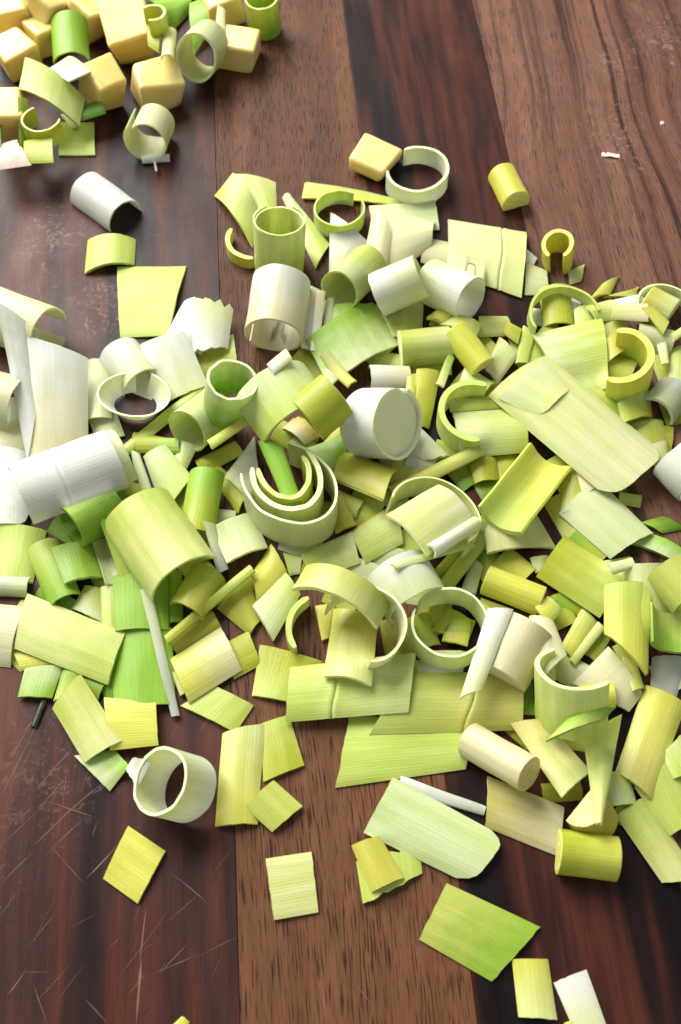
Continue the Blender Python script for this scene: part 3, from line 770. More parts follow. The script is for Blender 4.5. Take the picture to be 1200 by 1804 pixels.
for (x, y, a, L, w, c) in ((262, 780, 10, 60, 28, 'OG'), (300, 800, -30, 60, 30, 'OO'), (215, 860, 30, 60, 40, 'DG'), (240, 880, 80, 50, 30, 'OG'), (330, 930, 60, 70, 40, 'LO'), (385, 912, 5, 60, 30, 'MM'),
                           (345, 1000, 50, 60, 50, 'OL'), (100, 1055, 30, 70, 30, 'GG'), (60, 1080, 20, 60, 30, 'LL'), (270, 1120, 85, 80, 60, 'DG'), (170, 1120, 10, 80, 60, 'GG'), (200, 1215, 60, 50, 40, 'GD'),
                           (540, 760, 20, 50, 40, 'OO'), (620, 745, 30, 60, 40, 'OY'), (700, 640, 10, 80, 36, 'LP'), (650, 600, 40, 80, 60, 'LL'), (580, 560, 60, 60, 50, 'GL'), (600, 545, 10, 50, 24, 'YL'),
                           (760, 640, 0, 70, 40, 'OL'), (860, 610, 50, 40, 26, 'YY'), (830, 690, 30, 70, 60, 'LL'), (740, 600, 10, 70, 40, 'YL'), (790, 570, 20, 60, 30, 'LY'), (700, 800, 80, 60, 40, 'PL'),
                           (650, 880, 20, 60, 40, 'OL'), (860, 850, 60, 60, 50, 'OD'), (895, 820, 80, 60, 40, 'OO'), (800, 800, 10, 70, 40, 'LO'), (760, 1040, 10, 80, 60, 'ML'), (860, 990, 60, 70, 50, 'DO'),
                           (905, 1000, 40, 60, 50, 'OY'), (1000, 910, 60, 80, 50, 'OL'), (1040, 960, 40, 70, 50, 'GO'), (1085, 1000, -10, 60, 30, 'ML'), (1110, 880, 10, 40, 22, 'LL'), (980, 1080, 60, 60, 50, 'OO'),
                           (1010, 1060, 20, 60, 40, 'GO'), (1050, 1130, -60, 60, 40, 'OL'), (870, 1080, 20, 60, 36, 'LO'), (700, 1130, 80, 80, 50, 'LO'), (735, 1185, 70, 40, 24, 'YO'), (925, 1230, 85, 60, 30, 'DG'),
                           (915, 1290, 40, 60, 30, 'OO'), (1020, 1305, 10, 50, 34, 'OL'), (990, 1395, -5, 70, 34, 'OO'), (1110, 1440, 30, 60, 40, 'OL'), (1080, 650, 20, 70, 60, 'OL'), (1080, 600, 10, 60, 50, 'LY'),
                           (1170, 640, 70, 70, 40, 'LO'), (1150, 770, 10, 70, 50, 'OO'), (1185, 720, 70, 60, 40, 'LO'), (960, 560, 10, 50, 30, 'PL'), (1040, 600, 20, 60, 40, 'LL'), (960, 740, 40, 90, 60, 'LO'),
                           (1000, 840, 60, 80, 50, 'OL'), (560, 900, 10, 60, 40, 'YO'), (465, 1035, 40, 60, 30, 'OO'), (530, 960, 20, 70, 40, 'ML'), (150, 690, 80, 90, 50, 'PW'), (20, 740, 80, 70, 60, 'WP'),
                           (1120, 1060, 70, 60, 50, 'LO'), (1180, 1060, 80, 70, 50, 'LG'), (1160, 1370, 50, 80, 60, 'LL'), (1000, 1180, 30, 70, 50, 'LP'), (690, 560, 60, 60, 60, 'LP'), (930, 620, 70, 70, 50, 'LL'),
                           (548, 640, 30, 60, 40, 'OL'), (250, 672, 20, 60, 50, 'WP'), (186, 748, 70, 60, 50, 'PM'), (508, 768, 30, 50, 40, 'OG'), (538, 792, 60, 50, 40, 'ML'), (690, 818, 70, 50, 36, 'PL'), (742, 814, 20, 50, 40, 'WP'), (712, 838, 10, 50, 36, 'LO'),
                           (815, 838, 50, 50, 36, 'OD'), (318, 884, 70, 50, 40, 'OG'), (640, 908, 40, 60, 40, 'LO'), (700, 886, 60, 50, 40, 'PL'), (120, 935, 30, 60, 40, 'DG'), (365, 958, 80, 60, 40, 'MO'), (725, 960, 50, 60, 50, 'LO'), (684, 982, 10, 50, 40, 'MM'),
                           (640, 1006, 20, 60, 40, 'PM'), (186, 1030, 70, 60, 40, 'GL'), (605, 1052, 30, 60, 50, 'OL'), (775, 1082, 60, 60, 50, 'OL'), (808, 1104, 20, 50, 40, 'LO'), (746, 1112, 70, 60, 40, 'OL'), (30, 1152, 40, 50, 40, 'YL'), (1110, 1152, 60, 50, 40, 'LY'),
                           (112, 1202, 60, 50, 40, 'GD'), (155, 1212, 20, 50, 40, 'DG'), (1050, 560, 40, 50, 40, 'LY'), (1090, 700, 20, 60, 50, 'OG'), (1130, 740, 60, 50, 40, 'OL'), (880, 700, 40, 60, 50, 'LO'), (1180, 1190, 60, 60, 50, 'LP'), (1040, 1270, 60, 60, 50, 'OL'),
                           (905, 930, 40, 60, 50, 'LO'), (850, 940, 70, 60, 50, 'OL'), (1000, 990, 30, 60, 50, 'OG'), (1150, 1440, 50, 70, 50, 'LO'), (970, 600, 30, 50, 50, 'LY'), (560, 1010, 10, 60, 40, 'OL')):
    ca, sa = math.cos(math.radians(a)) * L / 2, math.sin(math.radians(a)) * L / 2
    mark = min(MARKS, key=lambda q: math.hypot(q[0] - x, q[1] - y))[2]
    S('small %s leek scrap wedged deep under the %s' % (HUE[c[0]], mark), x - ca, y - sa, x + ca, y + sa, w, RNG.choice((40, 60, 90)), c, 'leek_scrap', 'leek scraps deep in the pile', soft=.3)

# left white cluster
S('white leek tube end lying past the pile with its mouth open', -40, 545, 82, 586, 92, 320, 'WP', 'leek_tube', roll=40, z=(0, 8), t=1.2)
S('hollow cream leek tube under the translucent white sheet', -40, 690, 34, 708, 104, 220, 'CP', 'leek_tube', h=2, roll=-20)
Q('cream leek band below the hollow tube', (-20, 770, 45, 735, 52, 795, -10, 830), 60, 'CP', h=8)
Q('pale leek sheet tucked between translucent sheet and white ring', (152, 640, 145, 740, 196, 735, 190, 640), 60, 'PP', h=4)
Q('white rounded leek leaf under the big white half roll', (-15, 790, -20, 925, 52, 926, 46, 800), 60, 'WN', h=6, round_end=.2)
piece('leek_slice', 'translucent white leek sheet with a folded upright flap', [
    ('flap', sheet((12, 567, 42, 800, 72, 690, 69, 603), 30, h=14, t=.7), 'NW'),
    ('leaf', sheet((54, 611, 48, 795, 146, 770, 153, 634), 30, h=15, t=.7, zc=(2, 0, 0, 2)), 'WC')], 'WW')
Q('yellow green leek slice behind the upright green tube', (343, 622, 412, 589, 418, 640, 362, 670), 20, 'OL')
S('white curled leek slice beside the flat lime sheet', 312, 612, 352, 536, 82, 150, 'WW', h=6, roll=-12)
Q('pale leek slice with zigzag edge on the white curl', (340, 540, 335, 620, 400, 606, 410, 545), 40, 'PW', h=8, rag=2.2)
S('white half roll of leek with lengthwise pleats behind the twisted white ring', 204, 612, 248, 668, 78, 165, 'WP', h=8)
Q('long lime leek strip running under the white square', (222, 782, 355, 672, 366, 690, 228, 800), 50, 'LL', 'leek_strip', h=4)
Q('smooth white square of leek beside the twisted white ring', (253, 616, 284, 704, 364, 674, 328, 596), 26, 'WP', h=12)
S('pale leek tube with its green mouth facing the striped sheet', 330, 760, 386, 714, 76, 360, 'ML', 'leek_tube', h=6, z=(8, 0))
S('upright green leek tube with a torn rim among the slices', 400, 726, 410, 664, 80, 360, 'GM', 'leek_tube', z=(0, 24), t=1.5, rag=1.3)
R('twisted white leek ring resting on the lime strip', 236, 704, 84, 335, 10, 75, 'WP', h=12, sq=.8, t=1.1, lean=(6, 6), spiral=.1, taper=1.6)
Q('slim lime leek stick lying against the pale tube', (368, 776, 432, 732, 440, 746, 376, 790), 40, 'LY', 'leek_strip', h=6, t=2.2)
Q('olive yellow leek block beside the white wedge', (345, 812, 412, 780, 428, 800, 356, 838), 90, 'OY', h=4, t=2)
Q('pale lime leek stick beside the olive yellow block', (318, 778, 300, 828, 322, 840, 346, 790), 50, 'ML', 'leek_strip', h=6, t=2)
S('green leek tube opening under the big white half roll', 126, 930, 202, 888, 74, 330, 'GD', 'leek_tube', h=2, roll=25, z=(5, 0), t=1.8)
Q('lime leek slice at the pile edge below the white leaf', (-12, 925, -12, 1028, 56, 1026, 80, 938), 60, 'LL', h=2)
S('pale rim of a leek ring under the lime edge slice', -20, 1030, 50, 1034, 34, 180, 'NM', h=0)
S('green folded leek pocket beside the lime edge slice', 72, 958, 112, 1056, 62, 150, 'LG', h=3, spiral=.1)
Q('pale lime leek slice under the lime rectangle corner', (128, 1072, 150, 1034, 180, 1040, 182, 1098), 30, 'ML', h=2)
Q('narrow mint leek strip beside the twin green sheets', (178, 1036, 180, 1104, 206, 1106, 204, 1036), 40, 'VL', 'leek_strip', h=4)
Q('small green leek slice tilted in front of the green tube', (93, 971, 119, 1036, 183, 1012, 165, 951), 36, 'GG', h=8)
S('pale edged leek half tube lying hollow side up', 178, 944, 206, 1030, 36, 110, 'VM', h=6, roll=160)
Q('slim green leek slice beside the hollow half tube', (181, 926, 212, 1020, 242, 1012, 200, 924), 30, 'GL', 'leek_strip', h=8)
Q('green leek slice hanging in the shade of the big lime half roll', (290, 1005, 290, 1098, 322, 1094, 320, 1010), 36, 'GG', h=2)
Q('lower broad green leek sheet under the pale thin strip', (196, 1112, 204, 1249, 306, 1238, 300, 1110), 30, 'GG', h=4)
Q('upper broad green leek sheet in front of the big lime half roll', (201, 1022, 206, 1112, 294, 1106, 294, 1008), 30, 'GG', h=9)
Q('long thin translucent leek strip across the green sheets', (250, 1048, 300, 1256, 314, 1254, 268, 1040), 40, 'MN', 'leek_strip', h=13, t=.5)
Q('yellow leek slice under the lime rectangle', (24, 1150, 90, 1140, 98, 1172, 38, 1182), 40, 'YY')
Q('green striped leek slice at the pile foot above the black shred', (44, 1178, 32, 1229, 92, 1231, 110, 1172), 40, 'MG')
Q('slim green leek slice beside the green striped slice', (112, 1180, 95, 1236, 122, 1226, 140, 1188), 50, 'GL')
S('pale ribbed leek half roll cut off by the frame beside the lime rectangle', -40, 1112, 30, 1120, 112, 70, 'PP', h=3, rib=1.3)
Q('large pale lime rectangle of leek on top of the green slices', (51, 1049, 218, 1115, 188, 1204, 29, 1142), 22, 'VL', h=10)
Q('green white leek slice at the foot of the tilted yellow slice', (201, 1321, 131, 1332, 194, 1394, 228, 1349), 26, 'GM')
Q('flat yellow leek slice under the broad green sheet', (186, 1232, 273, 1240, 277, 1311, 196, 1320), 14, 'YY', h=1)
Q('tilted yellow lime leek slice with pale streaks on the flat yellow slice', (96, 1250, 150, 1340, 214, 1303, 143, 1192), 30, 'LV', h=5)
piece('leek_slice', 'big white half roll of leek with a faint cross joint', [
    ('outer_leaf', roll_piece(38, 866, 196, 790, 116, 165, h=8, z=(0, 4), t=1.2, node=.42), 'WW'),
    ('inner_leaf', roll_piece(60, 856, 210, 778, 108, 150, h=6, z=(0, 4), t=1.0), 'WP')], 'WW')
# inner left
Q('olive leek strip shaded behind the big lime half roll', (240, 770, 315, 775, 318, 800, 240, 796), 60, 'OG')
Q('striped pale green leek sheet with a folded edge', (256, 806, 290, 902, 338, 842, 292, 788), 24, 'ML', h=10)
Q('pale folded edge of leek under the striped sheet', (232, 796, 256, 880, 272, 876, 246, 800), 40, 'MP', h=6)
Q('olive leek block pointing at the nested ring', (372, 836, 420, 902, 436, 866, 388, 822), 80, 'OO', h=3, t=2)
Q('smooth white leek wedge beside the nested ring', (448, 772, 396, 842, 440, 884, 460, 876), 30, 'WP', h=6)
S('olive green bent leek band beside the olive block', 362, 832, 340, 938, 62, 165, 'GO', h=6, roll=20, t=1.8)
Q('narrow pale leek edge under the mint square', (360, 926, 384, 1006, 400, 998, 380, 930), 40, 'MN', h=3)
Q('mint square of leek touching the nested ring tail', (375, 935, 402, 997, 470, 961, 445, 898), 24, 'MP', h=6)
S('yellow folded leek curl under the mouth of the big lime half roll', 332, 1078, 372, 1008, 62, 210, 'YO', h=2, roll=25, t=1.4)
S('big lime half roll of leek arching over the green sheets', 234, 890, 318, 1010, 132, 150, 'LV', h=6, z=(4, 6), t=1.6)
Q('olive leek block in the shade of the long olive strip', (298, 1122, 372, 1078, 386, 1104, 312, 1150), 70, 'OO', h=2, t=2)
Q('olive leek slice between the long strip and the diamond pair', (384, 1072, 440, 1118, 458, 1092, 436, 1006), 30, 'OO', h=2)
Q('long olive leek strip pointing at the yellow fold', (294, 1118, 436, 1000, 446, 1012, 300, 1134), 60, 'OL', 'leek_strip', h=6, t=1.8)
Q('yellow folded leek slice above the olive diamond', (478, 960, 446, 1012, 456, 1066, 506, 1012), 60, 'YY', h=4, t=2)
Q('smooth lime diamond of leek leaning on the yellow fold', (447, 1068, 504, 1011, 528, 1048, 482, 1127), 30, 'ML', h=6)
Q('small olive leek square behind the pale yellow half roll', (400, 1134, 438, 1114, 458, 1171, 413, 1195), 24, 'OO', h=2)
Q('lime leek parallelogram below the pale yellow half roll', (318, 1244, 378, 1209, 447, 1243, 415, 1291), 20, 'LL')
S('small pale leek edge poking out beneath the pale yellow half roll', 312, 1182, 326, 1222, 18, 90, 'VV')
Q('pale yellow half roll of leek with a lengthwise groove', (302, 1162, 388, 1107, 424, 1180, 334, 1236), 65, 'YC', h=6, t=1.8)
Q('lime leek slice leaning on the tall yellow strip', (509, 1260, 536, 1349, 464, 1378, 460, 1276), 24, 'LO')
Q('tall yellow leek strip touching the thick white ring', (394, 1296, 382, 1453, 452, 1449, 465, 1280), 42, 'VY', 'leek_strip', h=2)
Q('small lime diamond of leek at the foot of the tall yellow strip', (434, 1422, 480, 1464, 531, 1421, 482, 1377), 20, 'LL', h=1)
Q('olive lime leek slice behind the notched sheet', (458, 1136, 444, 1226, 520, 1240, 568, 1166), 24, 'OL', h=0)

# top of the pile
Q('lime strip of leek lying straight below the lone potato', (537, 322, 532, 350, 700, 362, 710, 354), 10, 'LY', 'leek_strip', LOOSE, t=2)
R('small mint leek ring lying behind the white point', 597, 378, 86, 330, 11, 40, 'ML', t=1.3)
piece('leek_slice', 'creased lime leek leaf folded into a V beside the tall tube', [
    ('front_leaf', sheet((411, 302, 378, 342, 444, 440, 456, 378), 40, h=6, zc=(8, 4, 0, 0)), 'VL'),
    ('back_leaf', sheet((412, 304, 452, 386, 486, 366, 484, 322), 30, h=6, zc=(8, 0, 0, 0)), 'VL')], 'VL')
R('lime leek crescent beside the creased V leaf', 417, 441, 82, 120, 8, 30, 'LY', t=3)
Q('lime leek wedge with a pale flat face beside the tall tube', (500, 350, 556, 470, 580, 430, 512, 345), 70, 'PL', h=4, t=2)
piece('leek_tube', 'tall pale leek tube standing upright with a loose sleeve', [
    ('tube', roll_piece(492, 474, 492, 390, 84, 360, z=(0, 34), t=1.4), 'LV'),
    ('sleeve', roll_piece(491, 450, 491, 388, 92, 300, z=(10, 35), t=.8, spiral=.06), 'PV')], 'LV', category='leek tube')
Q('pointed white leek sheet beside the mint ring', (583, 377, 581, 480, 612, 462, 646, 427), 20, 'WP', h=4)
Q('pale leek sheet behind the cream block', (650, 364, 766, 354, 774, 405, 655, 400), 24, 'PM', h=0)
Q('pale leek slice beside the two rolled tubes', (748, 420, 792, 428, 790, 474, 742, 462), 50, 'PP', h=3)
Q('smooth cream block of leek with a torn side', (660, 366, 762, 394, 756, 436, 676, 490), 60, 'CP', h=4, t=2)
Q('cream inner leaf of the torn block', (644, 446, 660, 366, 690, 420, 678, 486), 50, 'CP', h=4)
S('short lime leek tube with its mouth facing the pleated white roll', 598, 512, 650, 466, 70, 360, 'ML', 'leek_tube', h=2, z=(9, 0))
S('cream leek tube with round mouth beside the notched block', 756, 496, 830, 524, 76, 360, 'PW', 'leek_tube', h=3, z=(0, 8), t=1.1)
Q('lime cream leek slice below the white open roll', (682, 530, 684, 596, 742, 592, 744, 534), 30, 'VL', h=3)
S('white open leek roll lying across the cream tube', 668, 524, 738, 480, 74, 330, 'WP', 'leek_roll', h=8, z=(0, 16), roll=-30)
Q('white leek scrap behind the notched block', (924, 436, 946, 456, 940, 470, 922, 462), 30, 'WN')
Q('large pale leek block with a notch line at the plank seam', (792, 391, 924, 412, 916, 522, 790, 478), 62, 'PV', h=4, node=.7, t=1.6)
piece('leek_roll', 'thick white leek roll with loose layered leaves', [
    ('roll', roll_piece(498, 506, 484, 590, 100, 350, h=4, roll=-60, t=1.8, z=(2, 2), sq=.95), 'WC'),
    ('leaf', sheet((540, 510, 532, 604, 562, 610, 572, 520), 20, h=4, t=1), 'PW'),
    ('leaf', sheet((556, 516, 546, 606, 560, 606, 572, 516), 20, h=7, t=1), 'CW'),
    ('leaf', sheet((576, 530, 566, 602, 580, 602, 590, 526), 20, h=3, t=1), 'PW')], 'WC', category='leek roll')
Q('green lime slice between the white roll and the mint plate', (588, 540, 584, 600, 640, 590, 650, 540), 24, 'GL', h=1)
S('big mint half roll of leek at the centre of the pile', 480, 668, 528, 730, 138, 150, 'ML', h=4, z=(4, 6), t=1.8)
Q('white leek scrap on top of the big mint half roll', (473, 642, 502, 618, 512, 634, 484, 656), 20, 'WP', h=2)
Q('small cream leek block under the rim of the mint half roll', (502, 756, 522, 738, 558, 770, 536, 782), 60, 'CE', h=2, t=3)
Q('yellow leek slice under the ringed olive core', (570, 780, 600, 748, 620, 760, 590, 790), 60, 'YO', h=2, t=2)
S('olive leek core showing nested rings on its cut face', 545, 738, 592, 694, 84, 200, 'OO', 'leek_core', h=3, z=(0, 6), solid=True)
Q('mint plate of leek with a green rim tilted over the olive core', (542, 607, 583, 682, 705, 602, 658, 534), 34, 'GM', h=12, t=1.6)
S('small lime curl of leek lying on the mint plate', 573, 628, 622, 682, 18, 120, 'VY', 'leek_shred', h=16, bend=-3, t=1.5)

# upper right band
Q('lime oval leek scrap under the cream tube mouth', (752, 566, 770, 546, 806, 556, 782, 574), 60, 'LY', h=3, t=2)
Q('cream petal of leek behind the chunky lime block', (778, 572, 806, 558, 846, 572, 836, 596), 60, 'VL', h=4, t=2)
Q('lime leek strip pointing at the pile hollow', (844, 563, 893, 556, 906, 586, 840, 598), 20, 'LV', h=3)
Q('olive leek chip beside the lime strip end', (892, 566, 918, 580, 912, 606, 888, 588), 60, 'YO', h=2, t=2)
S('chunky lime leek block rolled tight beside the mint plate', 706, 610, 794, 602, 66, 200, 'LV', 'leek_core', h=6, solid=True)
S('yellow leek block leaning on the chunky lime block', 802, 584, 852, 640, 50, 190, 'YY', 'leek_core', h=4, solid=True)
Q('pale lime leek wedge behind the lime hook ring', (822, 640, 872, 676, 850, 700, 806, 690), 40, 'PL', h=4)
Q('cream petal shaped leek slice standing by the striped block', (880, 596, 856, 652, 876, 676, 910, 630), 40, 'VC', h=8)
Q('narrow lime leek leaf beside the cream petal', (922, 576, 908, 640, 930, 640, 942, 592), 30, 'LL', h=4)
S('white pleated half roll of leek behind the heavy white roll', 652, 672, 722, 668, 60, 185, 'WC', h=4)
Q('slim yellow leek strip beside the yellow block', (718, 664, 714, 704, 728, 716, 736, 664), 30, 'LY', 'leek_strip', h=5, t=2)
Q('bright yellow leek block behind the heavy white roll', (736, 662, 724, 742, 756, 746, 774, 662), 60, 'YO', h=6, t=3)
Q('green leek sliver standing by the lime hook ring', (790, 624, 770, 676, 782, 682, 800, 632), 20, 'GV', 'leek_strip', h=10)
Q('white leek leaf tips spilling below the heavy white roll', (736, 752, 788, 802, 752, 812, 728, 800), 50, 'WP', h=3, rag=2)
R('lime hook shaped leek ring beside the pale square', 812, 732, 122, 215, 14, -10, 'VL', h=6, t=3.4, sq=.95)
Q('pale lime square of leek leaning on the long pale leaf', (796, 722, 920, 716, 928, 796, 814, 806), 44, 'PL', h=10)
Q('olive upper edge of the pale lime square', (788, 706, 918, 694, 922, 716, 796, 726), 20, 'LO', h=12)
piece('leek_roll', 'heavy white leek roll with its mouth closed by an inner leaf', [
    ('roll', roll_piece(642, 744, 700, 746, 128, 345, h=8, z=(0, 13), roll=100, t=1.8, spiral=.12), 'WW'),
    ('core', roll_piece(648, 744, 696, 747, 116, 360, h=8, z=(0, 11), t=1.8, solid=True), 'WWP')], 'WW', category='leek roll')
Q('pale leek sheet behind the yellow ring', (926, 462, 962, 478, 966, 520, 924, 520), 40, 'PM')
Q('mint leek chip beside the yellow ring', (1000, 480, 1030, 466, 1024, 496, 1004, 502), 30, 'ML')
Q('white leek chip under the thin green arc', (1002, 514, 1022, 520, 1024, 556, 1006, 550), 30, 'WN')
Q('yellow leek block standing under the thin green arc', (952, 512, 960, 574, 1010, 572, 1002, 506), 80, 'YO', h=4, t=3)
R('large thin green leek arc hooked over the yellow block', 984, 540, 122, 205, 8, -72, 'ML', h=8, t=1.6, lean=(0, 10))
Q('lime leek slice standing beside the thin green arc', (1012, 548, 1014, 584, 1050, 578, 1036, 536), 30, 'VL', h=2)
Q('pointed lime leek leaf at the pile rim on the lined plank', (1040, 528, 1058, 506, 1090, 488, 1074, 520), 40, 'YL', h=1)
Q('thin lime leek leaf lying at the pile rim behind the white roll top', (1062, 524, 1120, 512, 1126, 506, 1118, 526), 30, 'LO', 'leek_strip')
R('translucent pale leek ring at the pile rim behind the yellow core', 1166, 536, 96, 230, 10, -90, 'NM', t=1.2, lean=(0, 6))
Q('white glossy leek leaf at the pile rim', (1070, 530, 1126, 522, 1134, 540, 1076, 548), 50, 'WW', h=4)
S('yellow leek core with broken layers against the translucent ring', 1140, 526, 1186, 548, 62, 210, 'YV', 'leek_core', h=6, solid=True)
S('pale leek half tube lying below the yellow core', 1122, 588, 1186, 600, 46, 170, 'PM', h=1)
Q('wavy lime leek slice beside the cream one at the pile rim', (1034, 540, 1076, 530, 1100, 562, 1052, 566), 50, 'LV', h=8)
Q('cream yellow leek slice rolled over the pale half tube', (1080, 540, 1138, 536, 1140, 566, 1078, 562), 60, 'VC', h=10, t=1.6)
Q('lime leek strip dropping from the yellow core', (1132, 546, 1168, 586, 1178, 566, 1150, 544), 30, 'YL', 'leek_strip', h=9)
Q('lime striped leek slice behind the pale yellow chunk', (1054, 576, 1064, 606, 1118, 600, 1104, 566), 40, 'LL', h=6)
Q('pale yellow leek chunk inside the fat lime hook', (1060, 606, 1068, 640, 1108, 616, 1096, 586), 50, 'YY', h=8, t=3)
Q('cream leek edge standing behind the fat lime hook', (1158, 610, 1166, 642, 1178, 640, 1174, 604), 30, 'CV', 'leek_strip', h=6)
R('fat lime leek hook beside the mint striped block', 1110, 648, 112, 215, 20, 165, 'LY', h=4, t=4, lean=(0, 10), sq=.9)
Q('short pale leek stick at the frame edge below the yellow core', (1182, 590, 1206, 574, 1212, 584, 1188, 602), 30, 'VV', 'leek_strip', h=8)
Q('lime leek slice at the frame edge above the mint half ring', (1184, 618, 1178, 664, 1212, 690, 1212, 610), 40, 'LV', h=6)
Q('lime leek pocket side below the mint striped block', (1022, 690, 1088, 748, 1094, 716, 1056, 684), 40, 'LG', h=4)
Q('bright green lime leek pocket with pale lip', (1088, 716, 1096, 750, 1152, 730, 1144, 686), 50, 'LO', h=5)
S('mint leek half ring leaning on the green pocket', 1158, 722, 1192, 682, 62, 200, 'MN', h=6, roll=-20, t=2)
Q('rounded lime leek block below the green pocket', (1102, 752, 1106, 800, 1178, 796, 1166, 744), 60, 'LO', h=3, t=2)
Q('pale leek slice hanging under the rounded lime block', (1140, 790, 1158, 832, 1176, 800, 1172, 778), 30, 'PL', h=1)
S('white leek tube cut off by the frame beside the long pale leaf', 1186, 806, 1230, 850, 84, 330, 'WN', 'leek_tube')
Q('mint striped block of leek next to the long pale leaf', (938, 592, 1056, 571, 1068, 682, 990, 696), 44, 'ML', h=12, rib=1.4)

# centre and right
Q('mint leek plate behind the nested ring', (524, 800, 610, 770, 606, 838, 548, 856), 40, 'MG', h=3)
Q('olive leek slice behind the nested ring shoulder', (582, 860, 640, 882, 626, 912, 588, 896), 50, 'OL', h=2)
Q('yellow leek slice against the nested ring', (590, 880, 592, 938, 626, 924, 604, 874), 40, 'YO', h=3)
Q('olive yellow half roll of leek with ridges beside the nested ring', (614, 784, 696, 826, 674, 893, 592, 846), 80, 'OY', h=5, t=2.4)
Q('lime cream slice of leek beside the layered square', (617, 940, 696, 888, 708, 957, 645, 991), 24, 'LV', h=3)
Q('pale lime square of leek below the nested ring', (532, 978, 618, 938, 632, 992, 550, 1021), 24, 'LV', h=5)
Q('lime leek wedge under the foot of the nested ring', (500, 975, 532, 984, 528, 1010, 510, 1014), 40, 'LP', h=1)
piece('leek_ring', 'large nested leek ring of pale outer and bright lime inner layers', [
    ('outer_layer', ring_piece(517, 880, 154, 268, 20, 128, h=4, sq=1.34, t=1.5, lean=(0, 6), spiral=.08, rag=1.0), 'PM'),
    ('middle_layer', ring_piece(512, 868, 116, 235, 18, 112, h=8, sq=1.36, t=2.8, rag=.8, lean=(0, 6)), 'LV'),
    ('inner_layer', ring_piece(508, 862, 86, 215, 18, 110, h=9, sq=1.45, t=2.8, rag=.8, lean=(0, 6)), 'YL'),
    ('core_leaf', sheet((458, 780, 506, 896, 530, 884, 496, 790), 50, h=22, t=3.4, zc=(4, 0, 0, 4)), 'GG')], 'PL', category='leek ring', drape=False)
S('white leek tube behind the fallen lime arch', 700, 1000, 738, 1064, 112, 270, 'WM', 'leek_tube', h=1, roll=-15)
Q('mint leek slice under the olive sticks', (812, 1042, 832, 984, 850, 1000, 838, 1046), 40, 'MM', h=3)
Q('broad olive leek stick under the layered square', (768, 1006, 838, 928, 852, 950, 790, 1030), 60, 'OO', 'leek_strip', h=4, t=2)
Q('slim olive leek stick under the layered square', (776, 1024, 846, 936, 862, 952, 796, 1036), 60, 'OL', 'leek_strip', h=7, t=2)
R('lime leek crescent on the dark gap beside the diamond', 522, 1100, 98, 100, 9, -12, 'VL', h=1, t=3)
Q('small yellow leek wedge under the fallen lime arch', (556, 1070, 568, 1128, 580, 1124, 590, 1066), 30, 'YY', h=1)
R('big cream curl of leek with hollow inside facing the ribbed strip', 654, 1098, 138, 235, 17, 215, 'CP', 'leek_roll', h=4, t=1.5, lean=(4, -4))
Q('broad lime leek sheet lying below the straw one', (616, 1262, 832, 1270, 820, 1355, 590, 1388), 34, 'LL', h=0, rag=.5)
Q('white leek leaf under the open pale ring', (730, 1196, 748, 1152, 824, 1150, 812, 1186), 30, 'WP', h=2)
Q('straw yellow leek sheet with a dark joint line', (722, 1186, 916, 1190, 914, 1284, 657, 1292), 40, 'LS', h=6, node=.62)
Q('notched lime leek sheet with a dark cross line', (516, 1178, 728, 1154, 716, 1253, 508, 1270), 34, 'LV', h=8, soft=.05, node=.38, zc=(0, 3, 3, 0))
Q('ribbed yellow lime leek strip leaning on the notched sheet', (590, 1062, 572, 1196, 652, 1216, 664, 1086), 48, 'YV', h=12, soft=.04, zc=(6, 0, 0, 6))
S('lime leek arch fallen against the cream curl', 612, 1018, 590, 1062, 158, 120, 'LV', h=12, t=2.4, soft=.02)
Q('olive leek chip inside the open pale ring', (762, 1110, 788, 1072, 800, 1080, 780, 1116), 30, 'OO', h=1)
Q('lime leek chip inside the open pale ring', (788, 1112, 800, 1076, 830, 1096, 824, 1124), 30, 'LO', h=1)
Q('bright yellow leek chip inside the open pale ring', (780, 1130, 784, 1114, 826, 1118, 822, 1138), 30, 'YY', h=4)
Q('lime leek slice behind the open pale ring', (828, 1048, 876, 1080, 864, 1106, 822, 1070), 40, 'LY', h=3)
R('open pale leek ring with see through centre above the straw sheet', 790, 1108, 130, 345, 18, 150, 'PM', h=8, t=1.3, lean=(0, -2), rag=1.0)
Q('olive round leek flap behind the lime half pipe', (824, 812, 838, 852, 876, 846, 872, 808), 80, 'OO', h=6, t=2)
Q('long yellow leek stick above the layered square', (690, 852, 842, 788, 850, 806, 698, 874), 60, 'YL', 'leek_strip', h=10, t=2.4)
piece('leek_slice', 'layered square of pale leek with a rolled white edge', [
    ('back_ring', ring_piece(778, 890, 158, 215, 14, -120, h=2, t=1.3), 'PV'),
    ('front_leaf', sheet((680, 923, 772, 846, 832, 904, 750, 992), 36, h=16, t=1.2), 'VP'),
    ('rolled_edge', roll_piece(756, 984, 842, 910, 22, 200, h=18, t=1.2), 'WP'),
    ('tail', sheet((690, 1016, 826, 946, 836, 958, 700, 1024), 40, h=12, t=1), 'ML')], 'PV')
Q('cream arched leek slice under the lime half pipe', (858, 982, 850, 930, 946, 896, 986, 954), 60, 'VP', h=4, t=1.4)
Q('olive leek slice in the shade of the pale flapped sheet', (996, 826, 988, 906, 1030, 900, 1040, 840), 50, 'OL', h=3)
S('shiny lime half pipe of leek lying hollow side up', 970, 798, 876, 932, 86, 110, 'YL', h=12, roll=180, t=2.6, soft=.03)
S('striped yellow leek core beside the cream layered bundle', 856, 1020, 954, 1058, 54, 230, 'YY', 'leek_core', h=5, solid=True, ribs=.35)
Q('small yellow leek slice behind the striped core', (944, 1072, 964, 1052, 990, 1076, 962, 1104), 30, 'YL', h=2)
